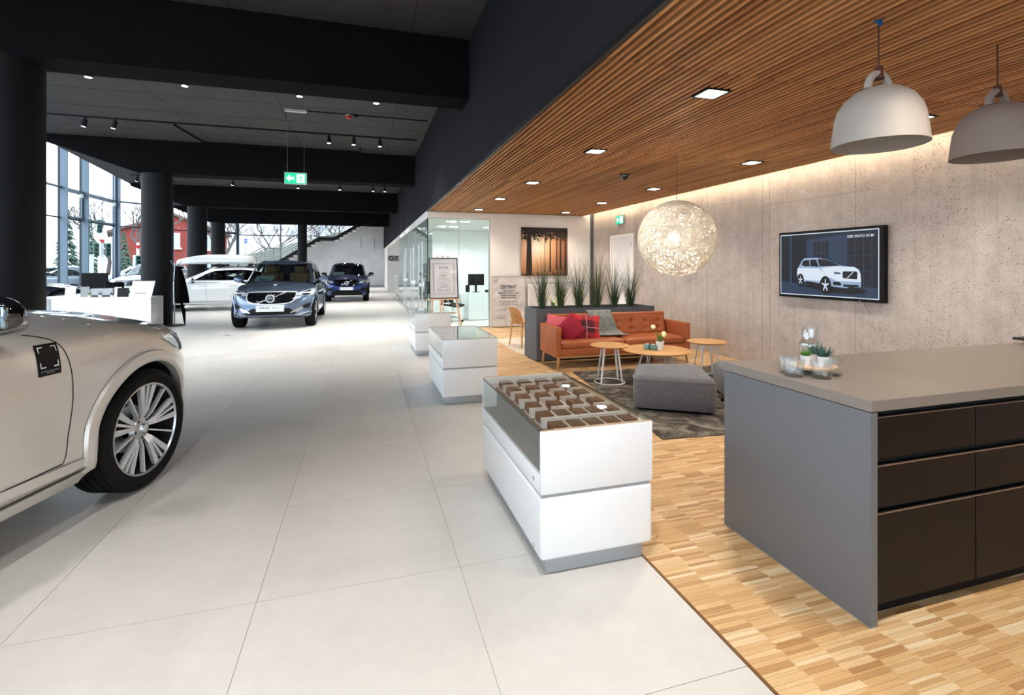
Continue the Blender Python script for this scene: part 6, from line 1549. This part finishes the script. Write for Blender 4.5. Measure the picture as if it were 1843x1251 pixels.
def build_cars():
    # grey-blue SUV facing the camera
    s = suv(4.69, .95, 1.68, 2.865, .87, .37, .265, 'paint_grey_blue', rails='alu', seat='seat_beige', dash_sign=True, front=FRONT60, arch='paint_grey_blue', archw=.05, winset=.01)
    make_car('suv', 'grey blue SUV with chrome grille facing the camera in the aisle', s, (-2.12, 12.82, 0), 0)
    # blue compact SUV behind it
    f40 = dict(FRONT60); f40.update(frame='gloss_black', fw=.014, bar='well_black', emblem=(0, .80, .075), slash=(.22, .10), plate_text=False, plate=(0, .575, .53, .125),
        grille=[(-.45, .92), (0, .925), (.45, .92), (.48, .88), (.46, .75), (.38, .70), (0, .695), (-.38, .70), (-.46, .75), (-.48, .88)],
        fog=[([(.52, .50), (.60, .58), (.82, .60), (.86, .50), (.66, .47)], 'black_plastic', 'air_intake'), ([(.5, .50), (.54, .60), (.62, .64), (.58, .57)], 'paint_blue', 'bumper_blade')],
        mid=[([(-.60, .30), (.60, .30), (.62, .40), (.46, .50), (-.46, .50), (-.62, .40)], 'black_plastic', 'lower_grille')])
    s = suv(4.43, .925, 1.68, 2.70, .86, .36, .25, 'paint_blue', front=f40, arch='black_plastic', archw=.07, mirror_mat='gloss_black', roof='gloss_black', rails='black_metal', dash_sign=True, strip='black_metal',
            nose=[(0, .05), (.2, .0), (.5, .0), (.75, .02), (.92, .05), (1.0, .12)])
    s['cabin'].update(split=[2.15, 3.05])
    make_car('suv', 'dark blue compact SUV with black grille behind the grey one', s, (-.70, 22.0, 0), 0)
    # white estate with roof box, side on, facing left
    s = suv(4.94, .94, 1.50, 2.94, .9, .36, .25, 'paint_cool_white', front=FRONT60, arch='paint_cool_white', archw=.04, rails='black_metal', handles=[(2.15, .86), (3.1, .89)], mirror=(1.85, 1.06),
            shoulder=[(0, .72), (.25, .76), (.6, .84), (1.3, .93), (2.0, .95), (3.4, .98), (4.5, 1.0), (4.94, .95)], center=[(0, .8), (.42, .86), (.8, .94), (1.35, 1.02), (2, .98), (4.94, 1.0)],
            creases=[[(1.3, .33), (4.0, .33)]], trim='alu', trimw=.035)
    s['cabin'].update(z0=.965, z1=1.44, f0=1.25, f1=2.25, r0=4.85, r1=4.25, w0=.84, w1=.66, split=[2.42, 3.42], crown=.06)
    s['front'] = {k: v for k, v in FRONT60.items()}; s['front'].update(plate_text=False)
    make_car('estate_car', 'white estate car with roof box, seen from its side', s, (-7.35, 19.8, 0), -pi / 2)
    b = thing('roof_box', 'long white roof box on top of the white estate car', 'roof box', (-7.35, 19.8, 0), -pi / 2)
    ol = outline(2.5, .42, 3.2, 8, 3.2, 10, 40, 1.15); rings = []
    for ins, z in ((.10, 1.585), (.03, 1.60), (.0, 1.63), (.0, 1.68), (.015, 1.80), (.05, 1.87), (.12, 1.91), (.25, 1.93)):
        rings.append([(x * (1 - ins / .42), 2.5 + (y - 2.5) * (1 - ins / 1.4), z - .13 * max(0, (2.1 - y)) ** 1.5 * (z - 1.58) / .26) for x, y in ol])
    v, f = loft_rings(rings); MB().add(v, f).build('shell', 'paint_cool_white', b, 50)
    MB().box(-.422, .422, 2.1, 3.2, 1.632, 1.655).build('lock_strip', 'grey_plinth', b)
    for y in (2.55, 3.55):
        MB().box(-.62, .62, y - .035, y + .035, 1.565, 1.59).build('cross_bar', 'black_metal', b)
        for sg in (-1, 1): MB().prism([(y - .09, 1.52), (y + .09, 1.52), (y + .05, 1.59), (y - .05, 1.59)], 'x', sg * .58 - .04, sg * .58 + .04).build('bar_foot', 'black_plastic', b)
    # white SUV in the foreground
    s = suv(4.95, .965, 1.77, 2.984, .90, .40, .302, 'paint_white', wheel='many', arch='paint_white', archw=.075, gap=.055, tw=.275, winset=.0, mirror_mat='gloss_black', handles=[(2.35, 1.0), (3.35, 1.03)], mirror=(2.02, 1.28), mf=9, front=dict(FRONT60), rails='alu', roof='paint_white',
            shoulder=[(0, .90), (.25, .97), (.6, 1.07), (1.2, 1.15), (2.0, 1.15), (3.4, 1.17), (4.5, 1.2), (4.95, 1.12)], center=[(0, 1.0), (.42, 1.13), (.8, 1.20), (1.35, 1.27), (2, 1.2), (4.95, 1.22)],
            gaps=[[(1.73, 1.15), (1.58, 1.09), (1.52, .95), (1.50, .7), (1.53, .5), (1.56, .42)], [(2.48, 1.12), (2.48, .34)], [(3.45, 1.13), (3.45, .8), (3.3, .6), (3.25, .36)], [(1.56, .42), (3.25, .40)]],
            bottom=[(0, .30), (.5, .25), (1.4, .25), (4.0, .25), (4.7, .32), (4.95, .36)])
    s['cabin'].update(z0=1.17, z1=1.70, f0=1.35, f1=2.15, split=[2.48, 3.5]); s['front']['plate_text'] = False
    s['front'].update(grille=[(x, z + .06) for x, z in FRONT60['grille']], lamp=[(x, z + .06) for x, z in FRONT60['lamp']], emblem=(0, .805, .085), lamp_parts=[([(x, z + .06) for x, z in pl], m, nn) for pl, m, nn in FRONT60['lamp_parts']])
    rz = pi - R(15); t, D, G = make_car('suv', 'white SUV with multi spoke wheels in the left foreground', s, (-2.10, 5.06, 0), rz)
    # sill moulding and side details of the visible flank (and its twin)
    for v, sg in (('+x', 1), ('-x', -1)):
        for ln, off, w in (([(1.40, .375), (2.0, .40), (3.3, .40)], .012, .05), ([(1.40, .30), (3.3, .31)], .02, .07)):
            vv, ff = D.ribbon(v, ln, w, off); MB().add(vv, ff).build('sill_moulding', 'paint_white', t, 60)
        vv, ff = D.ribbon(v, [(1.40, .35), (3.3, .365)], .006, .021); MB().add(vv, ff).build('panel_gap', 'well_black', t)
    # sticker on the front wing of the door (code itself left out)
    st = thing('door_sticker', 'black square sticker on the front door of the white foreground SUV', 'sticker', (-2.10, 5.06, 0), rz)
    def patch(poly, mat, nm, off): vv, ff = D.patch('-x', poly, off, .03); MB().add(vv, ff).build(nm, mat, st, 60, fix=False)
    y0, y1, z0, z1 = 1.58, 1.715, .925, 1.09; patch([(y1, z0), (y0, z0), (y0, z1), (y1, z1)], 'black_plastic', 'sheet', .003)
    for (a, sa) in ((y0 + .014, 1), (y1 - .014, -1)):
        for (b2, sb) in ((z0 + .042, 1), (z1 - .014, -1)):
            patch([(a, b2), (a + sa * .03, b2), (a + sa * .03, b2 + sb * .005), (a, b2 + sb * .005)], 'white_plastic', 'corner_mark', .005); patch([(a, b2), (a + sa * .005, b2), (a + sa * .005, b2 + sb * .03), (a, b2 + sb * .03)], 'white_plastic', 'corner_mark', .005)
    p, n = D.hit('-x', 1.6475, .945, .005)
    up = Vector((0, 0, 1)); up = (up - n * up.dot(n)).normalized(); rt = Vector((0, -1, 0)); rt = (rt - n * rt.dot(n)).normalized()
    lettering('Hier finden Sie das Zubehör\nVolvo XC90',   .0105, 'paper_line', st, p, rt, up, extrude=.0002, sx=.9)
    # cars standing further left, inside
    s = suv(4.69, .95, 1.66, 2.865, .87, .37, .265, 'paint_cool_white', rails='alu', dash_sign=True, front=dict(FRONT60), arch=None)
    s['front'].update(plate_text=False)
    make_car('suv', 'white SUV parked behind the reception desk', s, (-10.2, 26.0, 0), R(-8))
    s = suv(4.76, .93, 1.50, 2.87, .9, .35, .25, 'paint_navy', front=dict(FRONT60), arch=None, mirror=(1.85, 1.06), handles=[(2.15, .86), (3.1, .89)],
            shoulder=[(0, .70), (.25, .74), (.6, .82), (1.3, .94), (2.0, .96), (3.4, .98), (4.4, .98), (4.76, .92)], center=[(0, .78), (.42, .84), (.8, .94), (1.35, 1.03), (2, .98), (4.76, .98)])
    s['cabin'].update(z0=.97, z1=1.44, f0=1.25, f1=2.25, r0=4.5, r1=3.7, w0=.83, w1=.64, split=[2.45, 3.4], crown=.055); s['front'].update(plate_text=False)
    make_car('sedan', 'dark navy car parked between the column and the glass facade', s, (-9.5, 21.3, 0), R(130))
build_cars()
# ---------------------------------------------------------------- outside the glass
def outside():
    MB().box(-90, 40, -30, 41, -.35, -.13).build('ground', 'asphalt', None, kind='structure', label='grey street outside the glass')
    MB().box(-90, 40, 41, 120, -.35, -.13).build('ground', 'asphalt', None, kind='structure', label='grey street behind the building')
    def house(x, y, rz, w, d, h, rh, mat, lb, wins):
        t = thing('house', lb, 'house', (x, y, 0), rz); MB().box(-w / 2, w / 2, 0, d, -.2, h).build('walls', mat, t)
        MB().prism([(-w / 2, h), (w / 2, h), (0, h + rh)], 'y', .0, d).build('gable', mat, t)
        for s in (-1, 1): MB().prism([(s * (w / 2 + .4), h - .25), (0, h + rh + .05), (0, h + rh + .3), (s * (w / 2 + .4), h)], 'y', -.4, d + .4).build('roof', 'roof_tile', t)
        for x0, x1, z0, z1 in wins:
            f = MB().box(x0, x1, -.08, 0, z0, z1).build('window', 'white_plastic', t); MB().box(x0 + .1, x1 - .1, -.1, -.08, z0 + .1, z1 - .1).build('pane', 'window_grey', f); MB().box(x0 - .15, x1 + .15, -.22, 0, z0 - .15, z0).build('window_sill', 'white_concrete', f)
        return t
    house(-18.4, 57.5, R(22), 9.5, 9, 4.9, 1.7, 'red_brick', 'red brick gabled house across the street', [(-3.2, -2.1, 1.0, 2.6), (-.5, .6, 3.4, 4.9), (2.2, 3.3, 3.3, 4.8), (2.2, 3.3, 1.0, 2.6)])
    house(-44, 42, R(55), 9, 8, 11, .2, 'red_brick', 'tall dark red brick block at the left of the facade', [(-2.5, -1.2, 3.5, 5.5), (1.2, 2.5, 3.5, 5.5), (-2.5, -1.2, 7.5, 9.5), (1.2, 2.5, 7.5, 9.5)])
    # white building behind the end wall
    t = thing('white_building', 'bright white building behind the end glass wall', 'building', (-19, 72, 0), 0); MB().box(-1, 18, 0, 10, -.2, 14).build('walls', 'render_white', t)
    for x in (6.2, 9.0, 12.5):
        for z in (1.6, 5.2, 8.6): f = MB().box(x, x + 1.7, -.06, 0, z, z + 1.9).build('window', 'white_plastic', t); MB().box(x + .1, x + 1.6, -.08, -.06, z + .1, z + 1.8).build('pane', 'window_grey', f)
    # grass bank rising to the right behind the end wall
    def bank(u, v):
        x = -16 + u * 26; y = 44 + v * 14; return (x, y, -.15 + (min(2.3, .55 * (x + 16)) + .28 * max(0, x + 11.8)) * min(1, v * 2.2) + .12 * sin(x * 1.7) * sin(y * 1.3))
    MB().grid(bank, 60, 30).build('grass_bank', 'bank_green', None, 60, kind='structure', label='sloping green bank behind the end glass wall')
    def tree(x, y, h, seed, lb, spread=.55):
        rng = random.Random(seed); t = thing('bare_tree', lb, 'tree', (x, y, -.15)); mbs = MB(); trunk = MB()
        def grow(p, d, L, r, lv):
            q = p + d * L; m = p.lerp(q, .5) + Vector((rng.uniform(-1, 1), rng.uniform(-1, 1), 0)) * L * .06
            (trunk if lv == 0 else mbs).tube([p, m, q], [r, r * .85, r * .68], 7 if lv < 2 else 4)
            if lv >= 5: return
            for k in range(3 if lv < 4 else 2):
                a = rng.random() * 6.28; n = Vector((cos(a), sin(a), rng.uniform(.1, .6))).normalized(); nd = (d * (1 - spread) + n * spread + Vector((0, 0, .12))).normalized(); grow(p.lerp(q, rng.uniform(.65, 1)), nd, L * rng.uniform(.6, .8), r * .6, lv + 1)
        grow(Vector((0, 0, 0)), Vector((.02, 0, 1)), h * .3, h * .017, 0); trunk.build('trunk', 'bark', t, 60); mbs.build('branches', 'bark', t, 60, kind='stuff')
    tree(-16.8, 46.5, 11, 2, 'bare tree standing before the red brick house'); tree(-29, 45, 12, 4, 'bare tree left of the traffic lights'); tree(-27.5, 66, 14, 6, 'bare tree behind the brick house gable'); tree(-13.5, 55, 11, 8, 'bare tree between the columns'); tree(-3.5, 56, 9, 10, 'bare tree on the green bank'); tree(-10.0, 62, 11, 12, 'bare tree right of the brick house')
    def fir(x, y, h, seed, lb):
        rng = random.Random(seed); t = thing('fir_tree', lb, 'tree', (x, y, -.15)); MB().cyl((0, 0, 0), (0, 0, h * .9), h * .018, h * .006, 8).build('trunk', 'bark', t); mb = MB()
        for i in range(260):
            q = rng.random() ** .8; z = h * (.08 + .9 * q); r = h * .2 * (1 - q) + .1; a = rng.random() * 6.28; p = Vector((cos(a) * r * .15, sin(a) * r * .15, z)); e = Vector((cos(a) * r, sin(a) * r, z - r * .45)); s = Vector((-sin(a), cos(a), 0)) * r * .22
            mb.add([p, (p + e) / 2 + s, e, (p + e) / 2 - s, (p + e) / 2 + Vector((0, 0, .12))], [(0, 1, 4), (1, 2, 4), (2, 3, 4), (3, 0, 4)])
        mb.build('needles', 'fir', t, kind='stuff')
    for k, (x, y, h, lb) in enumerate(((-22.3, 50.5, 6.2, 'dark fir tree left of the traffic light pole'), (-24.6, 52, 7.2, 'dark fir tree at the far left outside'), (-21.0, 53.5, 5, 'smaller fir tree just left of the brick house'), (-23.5, 70, 13, 'fir tree seen between third and fourth column'), (-25, 76, 13, 'fir tree behind the fourth column'))): fir(x, y, h, 20 + k, lb)
    # traffic lights and signs
    def signal(x, y, h, lb, heads, sign=None):
        t = thing('traffic_light', lb, 'traffic light', (x, y, -.13), .5); MB().cyl((0, 0, 0), (0, 0, h), .09, n=12).build('pole', 'white_plastic', t, 40)
        for dx, z in heads:
            b = MB().bbox(dx - .16, dx + .16, -.3, -.08, z, z + .95, .03, 1).build('signal_head', 'signal_green', t)
            for k in range(3): MB().lathe([(.1, -.38), (.11, -.3), (.001, -.31)], 16, (dx, 0, z + .18 + k * .29), axis='y').build('lens', 'black_plastic', b)
        if sign: MB().prism([(-.2, sign + .3), (.2, sign + .3), (0, sign)], 'y', -.12, -.1).build('road_sign', 'sign_red', t)
        return t
    signal(-17.8, 42, 3.9, 'white pole with traffic lights seen through the facade', [(-.33, 2.35), (.33, 2.35)], 3.25); signal(-18.6, 43.5, 5.1, 'tall traffic light beside the white signal pole', [(.0, 4.1)]); signal(-16.0, 43.0, 3.4, 'traffic light right of the facade corner mullion', [(.0, 1.5)], 2.9)
    t = thing('parking_sign', 'small blue sign on post beyond the end glass wall', 'road sign', (-11.6, 56.5, 0)); MB().cyl((0, 0, 0), (0, 0, 4.3), .035, n=8).build('post', 'steel', t); MB().box(-.13, .13, -.05, -.03, 3.9, 4.35).build('plate', 'sign_blue', t); MB().prism([(-.07, 4.1), (.01, 4.1), (.01, 4.04), (.09, 4.13), (.01, 4.22), (.01, 4.16), (-.07, 4.16)], 'y', -.056, -.05).build('arrow', 'white_plastic', t)
    t = thing('street_planter', 'white concrete block on the pavement outside', 'concrete block', (-17.6, 40, -.13), .3); MB().bbox(-.16, .16, -.16, .16, 0, 2.4, .02, 1).build('block', 'white_concrete', t); MB().box(-.19, .19, -.19, .19, 2.4, 2.46).build('cap', 'render_white', t)
    base = dict(front=None, arch=None)
    for k, (nm, pm, x, y, rz, lb, h) in enumerate((('street_car', 'paint_silver', -18.2, 30.6, -62, 'silver car parked outside the facade behind the monitor', 1.62), ('street_car', 'paint_light_blue', -21.5, 33.5, -70, 'light blue car on the street at the left', 1.5), ('street_car', 'paint_silver', -17.0, 38.6, -75, 'pale silver car on the street beyond the white car', 1.6), ('street_car', 'paint_light_blue', -14.6, 42.6, -72, 'pale blue car on the street behind the coat stand', 1.6))):
        s = suv(4.5, .92, h + .06, 2.7, .88, .34, .24, pm, **base); s['cabin'].update(split=[2.2, 3.15]); make_car(nm, lb, s, (x, y, -.13), R(rz))
outside()
